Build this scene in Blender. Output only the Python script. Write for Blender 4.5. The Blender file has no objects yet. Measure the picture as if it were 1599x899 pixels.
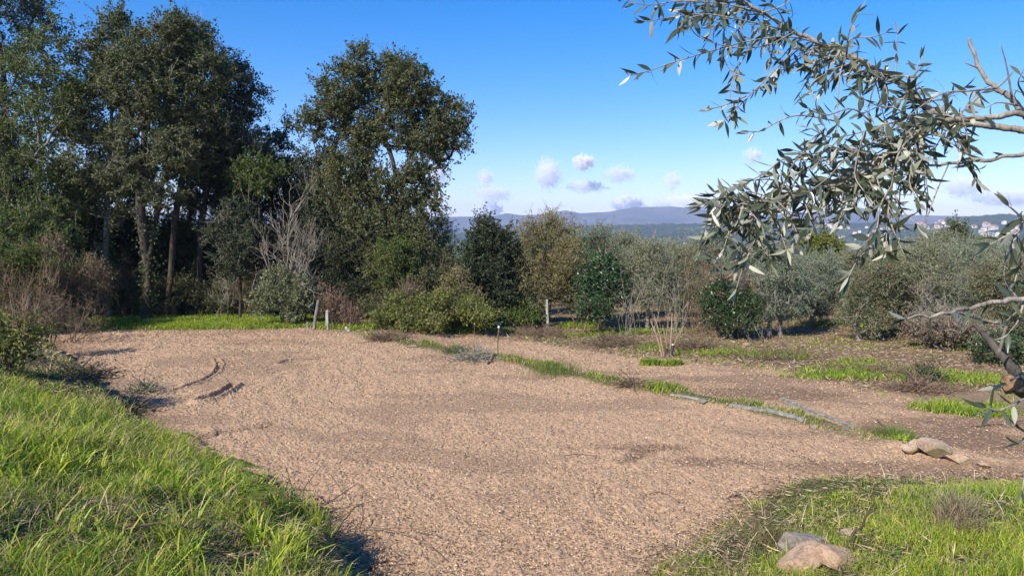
import bpy, math, random
import numpy as np
from mathutils import Vector, Euler
C = bpy.context.scene.collection
S = bpy.context.scene
# ------------------------------------------------------------------ camera, world, sun, exposure
F, CX, CY, EYE = 1163.0, 799.5, 449.5, 3.0
PITCH = math.atan((449.5 - 365) / F)
cam = bpy.data.cameras.new('camera'); cam.lens = 36 * F / 1599; cam.sensor_width = 36
cam.clip_start = 0.05; cam.clip_end = 60000
co = bpy.data.objects.new('camera', cam); C.objects.link(co)
co.location = (0, 0, EYE); co.rotation_euler = (math.pi / 2 - PITCH, 0, 0)
S.camera = co
SUN_AZ = math.radians(221)       # clockwise from +Y: the sun stands behind and to the left
SUN_EL = math.radians(39)
w = bpy.data.worlds.new("World"); S.world = w; w.use_nodes = True
nt = w.node_tree; nt.nodes.clear()
sky = nt.nodes.new('ShaderNodeTexSky'); sky.sky_type = 'NISHITA'; sky.sun_disc = False
sky.sun_elevation = SUN_EL; sky.sun_rotation = SUN_AZ
sky.altitude = 200; sky.air_density = 1.0; sky.dust_density = 0.35; sky.ozone_density = 4.5
bg = nt.nodes.new('ShaderNodeBackground'); bg.inputs[1].default_value = 0.15
wo = nt.nodes.new('ShaderNodeOutputWorld')
hs = nt.nodes.new('ShaderNodeHueSaturation'); hs.inputs['Saturation'].default_value = 1.42; hs.inputs['Hue'].default_value = 0.504
nt.links.new(sky.outputs[0], hs.inputs['Color']); tn = nt.nodes.new('ShaderNodeMix'); tn.data_type = 'RGBA'; tn.blend_type = 'MULTIPLY'; tn.inputs[0].default_value = 1.0; tn.inputs[7].default_value = (1.12, 0.92, 1.0, 1)
nt.links.new(hs.outputs[0], tn.inputs[6]); nt.links.new(tn.outputs[2], bg.inputs[0]); nt.links.new(bg.outputs[0], wo.inputs[0])
sl = bpy.data.lights.new('sun', 'SUN'); sl.energy = 5.0; sl.angle = math.radians(0.53); sl.color = (1.0, 0.93, 0.83)
so = bpy.data.objects.new('sun', sl); C.objects.link(so)
sd = Vector((math.sin(SUN_AZ) * math.cos(SUN_EL), math.cos(SUN_AZ) * math.cos(SUN_EL), math.sin(SUN_EL)))
so.rotation_euler = sd.to_track_quat('Z', 'Y').to_euler()
vs = S.view_settings; vs.view_transform = 'Standard'; vs.look = 'None'; vs.exposure = 0.4; vs.gamma = 1.0
vs.use_curve_mapping = False
S.cycles.max_bounces = 12; S.cycles.diffuse_bounces = 3; S.cycles.glossy_bounces = 2
S.cycles.transmission_bounces = 4; S.cycles.volume_bounces = 12; S.cycles.transparent_max_bounces = 8
S.cycles.use_denoising = True
try:
    S.cycles.denoiser = 'OPENIMAGEDENOISE'; S.cycles.denoising_input_passes = 'RGB_ALBEDO_NORMAL'
except Exception: pass

# ------------------------------------------------------------------ numpy noise
np.seterr(over='ignore')
def _h(ix, iy, iz, seed):
    n = ix.astype(np.int64).astype(np.uint32) * np.uint32(374761393) + iy.astype(np.int64).astype(np.uint32) * np.uint32(668265263) + np.uint32(seed * 974634777 & 0xffffffff)
    n = (n ^ (n >> np.uint32(13))) * np.uint32(1274126177)
    n = (n ^ (n >> np.uint32(16))) * np.uint32(2246822519)
    n = n ^ (n >> np.uint32(15))
    return (n & np.uint32(0xffffff)) / float(0xffffff)
def vnoise(x, y, seed=0):
    x = np.asarray(x, float); y = np.asarray(y, float)
    ix = np.floor(x); iy = np.floor(y); fx = x - ix; fy = y - iy
    fx = fx * fx * (3 - 2 * fx); fy = fy * fy * (3 - 2 * fy); z = np.zeros_like(ix)
    a = _h(ix, iy, z, seed); b = _h(ix + 1, iy, z, seed); c = _h(ix, iy + 1, z, seed); d = _h(ix + 1, iy + 1, z, seed)
    return (a * (1 - fx) + b * fx) * (1 - fy) + (c * (1 - fx) + d * fx) * fy
def fbm(x, y, seed=0, octv=4, gain=0.5):
    s = 0; a = 1; t = 0
    x = np.asarray(x, float); y = np.asarray(y, float)
    for i in range(octv):
        s = s + a * vnoise(x, y, seed + i * 17); t += a; a *= gain
        x, y = (x * 1.62 + y * 1.18) + 11.3, (-x * 1.18 + y * 1.62) + 5.7
    return s / t
def sstep(a, b, x):
    t = np.clip((x - a) / (b - a), 0, 1); return t * t * (3 - 2 * t)

# ------------------------------------------------------------------ pixel -> world
def ray(px, py):
    u = (px - CX) / F; v = (CY - py) / F
    return np.array([u, math.cos(PITCH) + v * math.sin(PITCH), -math.sin(PITCH) + v * math.cos(PITCH)])
def P(px, py, D):
    r = ray(px, py); return r * (D / r[1]) + np.array([0, 0, EYE])
def G0(px, py, z=0.0):
    r = ray(px, py); t = (z - EYE) / r[2]; return (r[0] * t, r[1] * t)

# ------------------------------------------------------------------ terrain
def seg_dist(x, y, pts, closed=False):
    d = np.full(np.shape(x), 1e9); n = len(pts)
    for i in range(n if closed else n - 1):
        ax, ay = pts[i]; bx, by = pts[(i + 1) % n]
        dx, dy = bx - ax, by - ay; L = dx * dx + dy * dy + 1e-12
        t = np.clip(((x - ax) * dx + (y - ay) * dy) / L, 0, 1)
        d = np.minimum(d, np.hypot(x - ax - t * dx, y - ay - t * dy))
    return d
def inside(x, y, pts):
    c = np.zeros(np.shape(x), bool); n = len(pts)
    for i in range(n):
        ax, ay = pts[i]; bx, by = pts[(i + 1) % n]
        m = ((ay > y) != (by > y))
        xi = (bx - ax) * (y - ay) / (by - ay + 1e-12) + ax
        c ^= m & (x < xi)
    return c
def sdist(x, y, pts):            # positive inside
    d = seg_dist(x, y, pts, True); return np.where(inside(x, y, pts), d, -d)
BANK = [(-60, 26), (-22, 24.6), (-15.2, 23.0), (-11.9, 18.8), (-9.3, 15.8), (-7.85, 13.95), (-6.6, 12.2), (-5.6, 11.0), (-4.95, 10.1), (-4.2, 9.3), (-3.5, 8.6), (-2.9, 8.0),
        (-2.4, 7.4), (-1.85, 6.8), (-1.45, 6.2), (-1.1, 5.5), (-0.6, 4.9), (0.1, 4.5), (0.8, 5.0), (1.15, 5.9), (1.35, 6.5), (1.9, 7.0), (2.45, 7.55), (2.75, 8.15), (3.35, 8.6), (4.4, 8.75), (6.0, 8.75), (9, 8.6),
        (14, 7.5), (40, 0), (40, -40), (-60, -40)]
RIDGE = [G0(560, 523), G0(600, 530), G0(660, 540), G0(720, 549), G0(790, 562), G0(880, 581), G0(960, 599), G0(1060, 620), G0(1150, 637), G0(1250, 655), G0(1330, 678), G0(1420, 705), (7.4, 9.7), (12, 8.6)]
def ridge_side(x, y):            # signed distance, positive on the far/right (lower) side
    xs = np.array([p[0] for p in RIDGE]); ys = np.array([p[1] for p in RIDGE])
    return (y - np.interp(x, xs, ys)) * 0.72
def hz(x, y):
    x = np.atleast_1d(np.asarray(x, float)); y = np.atleast_1d(np.asarray(y, float))
    nearm = (np.abs(x) < 62) & (y < 27) & (y > -41); z = np.zeros_like(x)
    if nearm.any(): z[nearm] = _hz_near(x[nearm], y[nearm])
    z = np.where(nearm, z, 0.10 * (fbm(x * 0.22, y * 0.22, 9, 3) - 0.5) - 0.22 * (y > 20) * sstep(-3.6, -1.0, x))
    r = np.hypot(x, y)
    z = z - np.where(y > 26, (y - 26) * 0.035, 0) * (y < 70) - np.where(y >= 70, 1.54 + (np.minimum(r, 420) - 70) * 0.13, 0) * (y >= 70)
    return np.where(r > 420, np.minimum(z, -45), z)
def _hz_near(x, y):
    x = np.asarray(x, float); y = np.asarray(y, float)
    wob = (fbm(x * 1.1, y * 1.1, 5, 3) - 0.5) * 0.5
    s = sdist(x, y, BANK) + wob
    left = 1 - sstep(-0.8, 0.8, x)
    bank = left * (0.38 * sstep(-0.05, 0.22, s) + np.minimum(np.maximum(s, 0) * 0.33, 1.08 - 0.5 * sstep(5, 12, y))) + \
           (1 - left) * (0.06 * sstep(-0.05, 0.3, s) + np.minimum(np.maximum(s, 0) * 0.24, 1.36))
    z = np.where(s > -0.1, bank, 0)
    z = z + 0.10 * (fbm(x * 0.22, y * 0.22, 9, 3) - 0.5) * sstep(0, 4, np.abs(s))
    rs = ridge_side(x, y) * sstep(-6, -3, x)
    low = sstep(-0.1, 0.9, rs) * sstep(-3.6, -1.0, x)
    z = z - 0.22 * low * (s < 0.2)
    z = z + 0.09 * np.exp(-(ridge_side(x, y) / 0.35) ** 2) * sstep(-4.2, -3.2, x) * (1 - sstep(5.6, 6.6, x)) * (0.6 + 0.8 * vnoise(x * 1.7, y * 1.7, 3)) * (s < 0)
    return z
def hz1(x, y): return float(hz(np.array([x]), np.array([y]))[0])
def G(px, py):
    r = ray(px, py); z = 0.0
    for _ in range(9):
        t = (z - EYE) / r[2]; z = 0.35 * z + 0.65 * hz1(r[0] * t, r[1] * t)
    return (r[0] * t, r[1] * t, z)

# ------------------------------------------------------------------ object helpers
def tag(o, label=None, cat=None, group=None, kind=None):
    if label: o['label'] = label
    if cat: o['category'] = cat
    if group: o['group'] = group
    if kind: o['kind'] = kind
    return o
def empty(name, loc=(0, 0, 0), rz=0):
    o = bpy.data.objects.new(name, None); C.objects.link(o); o.location = loc; o.rotation_euler = (0, 0, rz)
    o.empty_display_size = 0.2
    return o
def mesh_np(name, V, Fc, mat, parent=None, smooth=False, cols=None, loc=None, mats=None, mi=None):
    """V (n,3); Fc array (m,k) or list of arrays with differing k."""
    V = np.asarray(V, np.float32)
    Fl = Fc if isinstance(Fc, list) else [Fc]
    Fl = [np.asarray(f, np.int32) for f in Fl if len(f)]
    me = bpy.data.meshes.new(name)
    nl = sum(f.size for f in Fl); nf = sum(len(f) for f in Fl)
    me.vertices.add(len(V)); me.vertices.foreach_set('co', V.ravel())
    me.loops.add(nl); me.polygons.add(nf)
    me.loops.foreach_set('vertex_index', np.concatenate([f.ravel() for f in Fl]))
    tot = np.concatenate([np.full(len(f), f.shape[1], np.int32) for f in Fl])
    st = np.zeros(nf, np.int32); st[1:] = np.cumsum(tot)[:-1]
    me.polygons.foreach_set('loop_start', st)
    me.polygons.foreach_set('use_smooth', np.full(nf, bool(smooth)))
    if cols:
        for k, a in cols.items():
            at = me.attributes.new(k, 'FLOAT_COLOR', 'POINT')
            a = np.asarray(a, np.float32)
            if a.ndim == 1: a = np.stack([a, a, a], 1)
            if a.shape[1] == 3: a = np.concatenate([a, np.ones((len(a), 1), np.float32)], 1)
            at.data.foreach_set('color', a.ravel())
    me.update(calc_edges=True)
    for m in (mats or [mat]): me.materials.append(m)
    if mi is not None: me.polygons.foreach_set('material_index', np.asarray(mi, np.int32))
    o = bpy.data.objects.new(name, me); C.objects.link(o)
    if parent: o.parent = parent
    if loc is not None: o.location = loc
    return o
class Geo:
    def __init__(s): s.V = []; s.F = {3: [], 4: []}; s.n = 0; s.A = []
    def add(s, V, Fc, a=None):
        V = np.asarray(V, float)
        if len(V) == 0: return
        Fc = np.asarray(Fc, np.int64)
        s.V.append(V); s.F[Fc.shape[1]].append(Fc + s.n); s.n += len(V)
        s.A.append(np.zeros((len(V), 3)) if a is None else np.broadcast_to(np.asarray(a, float), (len(V), 3)))
    def obj(s, name, mat, parent=None, smooth=False, origin=(0, 0, 0), loc=None, attr=True):
        V = np.concatenate(s.V) - np.asarray(origin)
        Fl = [np.concatenate(v) for v in s.F.values() if v]
        return mesh_np(name, V, Fl, mat, parent, smooth, {'tint': np.concatenate(s.A)} if attr else None, loc)
def frames(D):
    D = D / (np.linalg.norm(D, axis=1, keepdims=True) + 1e-9)
    up = np.where(np.abs(D[:, 2:3]) > 0.9, np.array([[1., 0, 0]]), np.array([[0, 0, 1.]]))
    A = np.cross(D, up); A /= np.linalg.norm(A, axis=1, keepdims=True) + 1e-9
    return D, A, np.cross(D, A)
def frustums(P0, P1, R0, R1, k=5):
    P0 = np.asarray(P0, float); P1 = np.asarray(P1, float); n = len(P0)
    D, A, B = frames(P1 - P0)
    t = np.arange(k) * 2 * np.pi / k
    c = np.cos(t)[None, :, None]; s_ = np.sin(t)[None, :, None]
    ring = A[:, None] * c + B[:, None] * s_
    V = np.concatenate([P0[:, None] + ring * np.asarray(R0)[:, None, None], P1[:, None] + ring * np.asarray(R1)[:, None, None]], 1).reshape(-1, 3)
    i = np.arange(k); j = (i + 1) % k
    q = np.stack([i, j, j + k, i + k], 1)
    return V, (q[None] + (np.arange(n) * 2 * k)[:, None, None]).reshape(-1, 4)
def spline(pts, n):
    pts = np.asarray(pts, float)
    if len(pts) < 3: 
        t = np.linspace(0, 1, n)[:, None]; return pts[0] * (1 - t) + pts[-1] * t
    e = np.concatenate([[2 * pts[0] - pts[1]], pts, [2 * pts[-1] - pts[-2]]])
    u = np.linspace(0, len(pts) - 1 - 1e-6, n); i = np.floor(u).astype(int); f = (u - i)[:, None]
    p0, p1, p2, p3 = e[i], e[i + 1], e[i + 2], e[i + 3]
    return 0.5 * (2 * p1 + (-p0 + p2) * f + (2 * p0 - 5 * p1 + 4 * p2 - p3) * f ** 2 + (-p0 + 3 * p1 - 3 * p2 + p3) * f ** 3)
def tube(pts, rad, k=8, rough=0.0, rng=None, cap=True):
    pts = np.asarray(pts, float); n = len(pts); rad = np.broadcast_to(np.asarray(rad, float), (n,))
    T = np.gradient(pts, axis=0); T /= np.linalg.norm(T, axis=1, keepdims=True) + 1e-9
    a = np.cross(T[0], [0.3, 0.2, 1.0]); a /= np.linalg.norm(a) + 1e-9
    V = []
    for i in range(n):
        a = a - T[i] * a.dot(T[i]); a /= np.linalg.norm(a) + 1e-9; b = np.cross(T[i], a)
        th = np.arange(k) * 2 * np.pi / k
        r = rad[i] * (1 + (rng.uniform(-rough, rough, k) if rough and rng is not None else 0))
        V.append(pts[i] + np.outer(np.cos(th) * r, a) + np.outer(np.sin(th) * r, b))
    V = np.concatenate(V)
    i = np.arange(k); j = (i + 1) % k
    Q = np.concatenate([np.stack([i + m * k, j + m * k, j + (m + 1) * k, i + (m + 1) * k], 1) for m in range(n - 1)])
    T3 = []
    if cap:
        V = np.concatenate([V, [pts[0]], [pts[-1]]])
        T3 = np.concatenate([np.stack([j, i, np.full(k, n * k)], 1), np.stack([i + (n - 1) * k, j + (n - 1) * k, np.full(k, n * k + 1)], 1)])
    return V, Q, T3
def add_tube(g, pts, rad, k=8, rough=0.0, rng=None, a=None, n=None, cap=True):
    if n: 
        rad = np.interp(np.linspace(0, 1, n), np.linspace(0, 1, len(np.atleast_1d(rad))), np.atleast_1d(rad)); pts = spline(pts, n)
    V, Q, T3 = tube(pts, rad, k, rough, rng, cap)
    if cap:
        s0 = g.n; g.add(V, Q, a); g.F[3].append(np.asarray(T3, np.int64) + s0)
    else: g.add(V, Q, a)
def unit(v): return v / (np.linalg.norm(v, axis=-1, keepdims=True) + 1e-9)
def leaves(Pn, Dn, L, W, rng, fold=0.25, droop=0.0):
    """rhombus leaves as two triangles folded along the midrib: base, left, tip, right"""
    n = len(Pn); D = unit(Dn); R = unit(np.cross(D, unit(rng.normal(size=(n, 3))))); N = np.cross(D, R)
    L = np.asarray(L)[:, None]; W = np.asarray(W)[:, None]
    mid = Pn + D * L * 0.45
    V = np.stack([Pn, mid + R * W * 0.5 + N * W * fold, Pn + D * L, mid - R * W * 0.5 + N * W * fold], 1).reshape(-1, 3)
    b = (np.arange(n) * 4)[:, None]
    return V, b + np.array([[0, 1, 2, 3]])

# ------------------------------------------------------------------ materials
def mat(name):
    m = bpy.data.materials.new(name); m.use_nodes = True; m.node_tree.nodes.clear(); return m, m.node_tree
def N(nt, t, **k):
    n = nt.nodes.new(t)
    for a, b in k.items(): setattr(n, a, b)
    return n
def ramp(nt, fac, stops):
    r = N(nt, 'ShaderNodeValToRGB'); e = r.color_ramp.elements
    while len(e) < len(stops): e.new(0.5)
    for i, (p, c) in enumerate(stops): e[i].position = p; e[i].color = (*c, 1)
    nt.links.new(fac, r.inputs[0]); return r.outputs[0]
def noise(nt, scale, detail=4, rough=0.6, vec=None, w=0):
    n = N(nt, 'ShaderNodeTexNoise'); n.inputs['Scale'].default_value = scale; n.inputs['Detail'].default_value = detail
    n.inputs['Roughness'].default_value = rough
    if vec is not None: nt.links.new(vec, n.inputs['Vector'])
    return n.outputs[0]
def mixc(nt, fac, a, b, mode='MIX'):
    m = N(nt, 'ShaderNodeMix', data_type='RGBA', blend_type=mode)
    for s, v in ((0, fac), (6, a), (7, b)):
        if isinstance(v, (int, float)): m.inputs[s].default_value = v
        elif isinstance(v, tuple): m.inputs[s].default_value = (*v, 1)
        else: nt.links.new(v, m.inputs[s])
    return m.outputs[2]
def math_(nt, op, a, b=None):
    m = N(nt, 'ShaderNodeMath', operation=op)
    for i, v in enumerate((a, b)):
        if v is None: continue
        if isinstance(v, (int, float)): m.inputs[i].default_value = v
        else: nt.links.new(v, m.inputs[i])
    return m.outputs[0]
def bump(nt, h, strength=0.5, dist=0.02):
    b = N(nt, 'ShaderNodeBump'); b.inputs['Strength'].default_value = strength; b.inputs['Distance'].default_value = dist
    nt.links.new(h, b.inputs['Height']); return b.outputs[0]
def principled(nt, col, rough=0.9, spec=0.2, normal=None):
    p = N(nt, 'ShaderNodeBsdfPrincipled'); p.inputs['Roughness'].default_value = rough; p.inputs['Specular IOR Level'].default_value = spec
    if isinstance(col, tuple): p.inputs['Base Color'].default_value = (*col, 1)
    else: nt.links.new(col, p.inputs['Base Color'])
    if normal is not None: nt.links.new(normal, p.inputs['Normal'])
    return p.outputs[0]
def out(nt, sh):
    o = N(nt, 'ShaderNodeOutputMaterial'); nt.links.new(sh, o.inputs[0])
def leaf_mat(name, c0, c1, c2, transl=0.3, rough=0.55, spec=0.3, patch=0.9, back=None):
    """foliage: colour varies leaf by leaf and in patches through the crown"""
    m, t = mat(name)
    geo = N(t, 'ShaderNodeNewGeometry')
    ri = geo.outputs['Random Per Island']
    tc = N(t, 'ShaderNodeTexCoord')
    pn = noise(t, patch, 3, 0.6, tc.outputs['Object'])
    f = math_(t, 'ADD', math_(t, 'MULTIPLY', ri, 0.6), math_(t, 'MULTIPLY', math_(t, 'SUBTRACT', pn, 0.28), 0.95))
    col = ramp(t, f, [(0.05, c0), (0.5, c1), (0.98, c2)])
    if back: col = mixc(t, geo.outputs['Backfacing'], col, back)
    sh = principled(t, col, rough, spec)
    tr = N(t, 'ShaderNodeBsdfTranslucent')
    tcx = mixc(t, 1.0, col, (1.0, 1.0, 0.55), 'MULTIPLY'); t.links.new(tcx, tr.inputs[0])
    mx = N(t, 'ShaderNodeMixShader'); mx.inputs[0].default_value = transl
    t.links.new(sh, mx.inputs[1]); t.links.new(tr.outputs[0], mx.inputs[2]); out(t, mx.outputs[0]); return m
def bark_mat(name, c0, c1, scale=6.0, c2=None):
    m, t = mat(name); tc = N(t, 'ShaderNodeTexCoord')
    mp = N(t, 'ShaderNodeMapping'); mp.inputs['Scale'].default_value = (1, 1, 0.35); t.links.new(tc.outputs['Object'], mp.inputs[0])
    n1 = noise(t, scale, 6, 0.65, mp.outputs[0]); n2 = noise(t, scale * 6, 4, 0.6, mp.outputs[0])
    col = ramp(t, n1, [(0.35, c0), (0.65, c1)] + ([(0.8, c2)] if c2 else []))
    out(t, principled(t, col, 0.9, 0.15, bump(t, n2, 0.6, 0.01))); return m
def plain_mat(name, c0, c1, scale=20, rough=0.9, spec=0.2, bs=0.4, bd=0.004):
    m, t = mat(name); tc = N(t, 'ShaderNodeTexCoord'); n1 = noise(t, scale, 5, 0.6, tc.outputs['Object'])
    out(t, principled(t, ramp(t, n1, [(0.35, c0), (0.65, c1)]), rough, spec, bump(t, n1, bs, bd))); return m
def tint_mat(name, transl=0.35, rough=0.6, spec=0.25):
    m, t = mat(name); a = N(t, 'ShaderNodeAttribute', attribute_name='tint'); geo = N(t, 'ShaderNodeNewGeometry')
    v = math_(t, 'ADD', math_(t, 'MULTIPLY', geo.outputs['Random Per Island'], 0.5), 0.75)
    col = mixc(t, 1.0, a.outputs['Color'], v, 'MULTIPLY')
    sh = principled(t, col, rough, spec)
    if transl:
        tr = N(t, 'ShaderNodeBsdfTranslucent'); t.links.new(mixc(t, 1.0, col, (1, 1, 0.5), 'MULTIPLY'), tr.inputs[0])
        mx = N(t, 'ShaderNodeMixShader'); mx.inputs[0].default_value = transl
        t.links.new(sh, mx.inputs[1]); t.links.new(tr.outputs[0], mx.inputs[2]); sh = mx.outputs[0]
    out(t, sh); return m

M = {}
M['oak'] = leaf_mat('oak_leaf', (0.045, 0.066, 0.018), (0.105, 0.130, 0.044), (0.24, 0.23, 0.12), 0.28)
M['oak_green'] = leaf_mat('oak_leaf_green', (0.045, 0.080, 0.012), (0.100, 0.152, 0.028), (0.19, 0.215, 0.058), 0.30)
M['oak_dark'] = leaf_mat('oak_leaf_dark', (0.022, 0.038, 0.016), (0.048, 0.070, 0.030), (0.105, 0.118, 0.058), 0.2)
M['olive'] = leaf_mat('olive_leaf', (0.10, 0.145, 0.065), (0.24, 0.27, 0.14), (0.46, 0.46, 0.29), 0.35)
M['olive_grey'] = leaf_mat('olive_grey_leaf', (0.095, 0.145, 0.085), (0.21, 0.27, 0.165), (0.40, 0.44, 0.30), 0.3)
M['willow'] = leaf_mat('willow_leaf', (0.13, 0.135, 0.042), (0.29, 0.27, 0.10), (0.50, 0.44, 0.21), 0.35)
M['laurel'] = leaf_mat('laurel_leaf', (0.014, 0.040, 0.012), (0.035, 0.085, 0.022), (0.085, 0.15, 0.045), 0.15, 0.35, 0.5)
M['lime'] = leaf_mat('lime_leaf', (0.09, 0.12, 0.015), (0.19, 0.21, 0.03), (0.30, 0.29, 0.06), 0.35)
M['bramble'] = leaf_mat('bramble_leaf', (0.065, 0.11, 0.016), (0.18, 0.22, 0.04), (0.34, 0.33, 0.10), 0.32)
M['brown_leaf'] = leaf_mat('brown_leaf', (0.10, 0.065, 0.035), (0.20, 0.14, 0.08), (0.32, 0.25, 0.15), 0.15)
M['bark_dark'] = bark_mat('bark_dark', (0.035, 0.028, 0.022), (0.11, 0.09, 0.07), 5)
M['bark_pale'] = bark_mat('bark_pale', (0.12, 0.105, 0.085), (0.32, 0.29, 0.24), 5, (0.42, 0.40, 0.33))
M['bark_olive'] = bark_mat('bark_olive', (0.16, 0.14, 0.11), (0.34, 0.31, 0.26), 7)
M['twig_brown'] = bark_mat('twig_brown', (0.11, 0.075, 0.048), (0.25, 0.185, 0.12), 9)
M['twig_grey'] = bark_mat('twig_grey', (0.19, 0.16, 0.12), (0.40, 0.35, 0.28), 9)
M['twig_dead'] = bark_mat('twig_dead', (0.12, 0.10, 0.08), (0.30, 0.26, 0.20), 9)
M['twig_red'] = bark_mat('twig_red', (0.13, 0.08, 0.055), (0.28, 0.19, 0.13), 9)
M['grass'] = tint_mat('grass_blade', 0.45, 0.5, 0.3)
M['litter'] = tint_mat('litter_flake', 0.0, 0.9, 0.1)
# ================================================================== SETTING
# ---- ground: one polar sheet round the camera, fine where the fields are, out to the valley rim
FIELD_A = [G0(100, 519), G0(150, 518), G0(300, 514), G0(400, 512), G0(480, 513), G0(540, 520)] + RIDGE[:-1] + [(12, 8.9), (9, 8.7), (6, 8.85), (4.4, 8.9), (3.35, 8.75), (2.6, 8.2), (2.3, 7.6),
           (1.75, 7.1), (1.2, 6.55), (0.7, 5.2), (0.1, 4.7), (-0.5, 5.0), (-0.85, 5.7), (-1.35, 6.3), (-1.75, 6.9), (-2.3, 7.5), (-2.8, 8.1), (-3.4, 8.7), (-4.1, 9.4), (-4.85, 10.2), (-5.5, 11.1),
           (-6.5, 12.3), (-7.75, 14.05), (-9.2, 15.9), (-11.8, 18.9)]
FIELD_B = RIDGE[1:-1] + [(11.5, 10.2), (14, 12.2), G0(1560, 628), G0(1500, 618), G0(1440, 608), G0(1330, 585), G0(1250, 566), G0(1150, 556), G0(1000, 545), G0(920, 533), G0(820, 521), G0(760, 515), G0(690, 514), G0(620, 522)]
def gell(px, py, ax, ay, rot=0):        # ellipse of green on the flat ground, centre by its place, semi-axes in metres
    x, y = G0(px, py); return (x, y, ax, ay, rot)
GREENS = [gell(300, 497, 6.4, 1.9, 0.0), gell(300, 509, 6.0, 0.75), gell(200, 511, 3.0, 0.6), gell(420, 508, 2.4, 0.6), gell(170, 500, 2.6, 1.5), gell(430, 500, 2.0, 1.4), gell(560, 514, 1.2, 0.6), gell(640, 511, 2.4, 0.55), gell(740, 506, 2.2, 0.6), gell(920, 512, 1.2, 0.4),
          gell(810, 494, 1.2, 0.6), gell(905, 500, 0.9, 0.7), gell(1140, 541, 1.9, 0.45, -0.15), gell(1215, 547, 1.0, 0.35, -0.15), gell(1410, 572, 2.2, 0.75, -0.12), gell(1510, 580, 1.4, 0.6, -0.1), gell(1340, 556, 1.2, 0.5), gell(1050, 532, 1.2, 0.5),
          gell(1505, 622, 0.95, 0.38), gell(1540, 630, 0.5, 0.25), gell(1035, 557, 0.55, 0.22), gell(1310, 495, 1.5, 1.0), gell(1395, 672, 0.27, 0.3), gell(1450, 508, 3, 1.2), gell(1560, 530, 2.0, 1.2), gell(990, 508, 2.0, 0.5),
          gell(1290, 575, 1.0, 0.3)]
def greenness(x, y):
    g = np.zeros(np.shape(x))
    nz = fbm(x * 1.3, y * 1.3, 41, 3)
    for (cx, cy, a, b, r) in GREENS:
        dx, dy = x - cx, y - cy; c, s = math.cos(r), math.sin(r)
        q = np.sqrt(((dx * c + dy * s) / a) ** 2 + ((-dx * s + dy * c) / b) ** 2)
        g = np.maximum(g, 1 - sstep(0.55, 1.15, q + (nz - 0.5) * 0.9))
    bk = sdist(x, y, BANK)
    g = np.maximum(g, sstep(-0.05, 0.25, bk + (nz - 0.5) * 0.5) * (1 - 0.55 * sstep(11.5, 15, y + 0.0 * x) * (x < -5)))
    rd = np.abs(ridge_side(x, y) + 0.1)
    g = np.maximum(g, (1 - sstep(0.12, 0.42, rd + (nz - 0.5) * 0.5)) * sstep(-4.6, -3.6, x) * (1 - sstep(4.6, 5.4, x)))
    return g
GROOVES_AND_SHADOW = [([(310, 628), (335, 621), (352, 612), (366, 603)], 0.085, 0.15), ([(245, 618), (290, 605), (318, 594), (338, 582), (344, 570), (338, 563)], 0.06, 0.06), ([(240, 641), (262, 645), (282, 644)], 0.06, 0.04),
           ([(436, 570), (452, 563)], 0.055, 0.08), ([(300, 688), (345, 676), (400, 668), (425, 662)], 0.16, 0.05), ([(980, 722), (1010, 705), (1040, 700)], 0.15, 0.03)]  # widest streak: a cast shadow by the left bank, carved and coloured dark
GROOVES_AND_SHADOW = [([G0(*p) for p in pl], wd, dp) for pl, wd, dp in GROOVES_AND_SHADOW]
naz = 1150
az = np.concatenate([np.linspace(-180, -40, 60)[:-1], np.linspace(-40, 40, naz), np.linspace(40, 180, 60)[1:-1]]) * math.pi / 180
rr = np.concatenate([np.geomspace(0.3, 2.6, 40)[:-1], np.geomspace(2.6, 34, 820), np.geomspace(34, 7200, 200)[1:]])
R, A = np.meshgrid(rr, az, indexing='ij')
X = R * np.sin(A); Y = R * np.cos(A)
xf, yf = X.ravel(), Y.ravel()
near = (rr < 60)
Z = hz(xf, yf)
sa = np.full(len(xf), -50.0); sb = sa.copy(); nm_ = (np.hypot(xf, yf) < 40) & (yf > 0); sa[nm_] = sdist(xf[nm_], yf[nm_], FIELD_A); sb[nm_] = sdist(xf[nm_], yf[nm_], FIELD_B)
nz1 = fbm(xf * 1.7, yf * 1.7, 71, 3) - 0.5
soil = np.maximum(sstep(-0.15, 0.2, sa + nz1 * 0.35), sstep(-0.25, 0.35, sb + nz1 * 0.9))
green = np.zeros_like(xf); nm_ = np.hypot(xf, yf) < 60; green[nm_] = greenness(xf[nm_], yf[nm_])
soil = soil * (1 - green * 0.9)
micro = np.zeros_like(Z); nearm = (np.hypot(xf, yf) < 60)
xn, yn = xf[nearm], yf[nearm]
cl = fbm(xn * 12, yn * 12, 81, 3, 0.6); cl2 = fbm(xn * 30, yn * 30, 91, 2, 0.6); rid = 1 - np.abs(fbm(xn * 5.5, yn * 5.5, 101, 2) - 0.5) * 2
tl = np.sin((xn * 0.86 + yn * 0.5 + fbm(xn * .4, yn * .4, 7, 2) * 2.0) * 2 * np.pi / 0.62)
hm = (cl - 0.5) * 0.048 + (cl2 - 0.5) * 0.030 + rid * 0.010 + tl * 0.008
fadeout = 1 - sstep(26, 45, np.hypot(xn, yn)) * 0.7
flat = sstep(0.56, 0.70, fbm(xn * 0.55 + 3, yn * 1.1, 131, 3))
m_ = hm * (0.40 + 0.60 * soil[nearm]) * (1 - 0.55 * flat) * fadeout
gr = np.zeros_like(xn)
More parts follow.
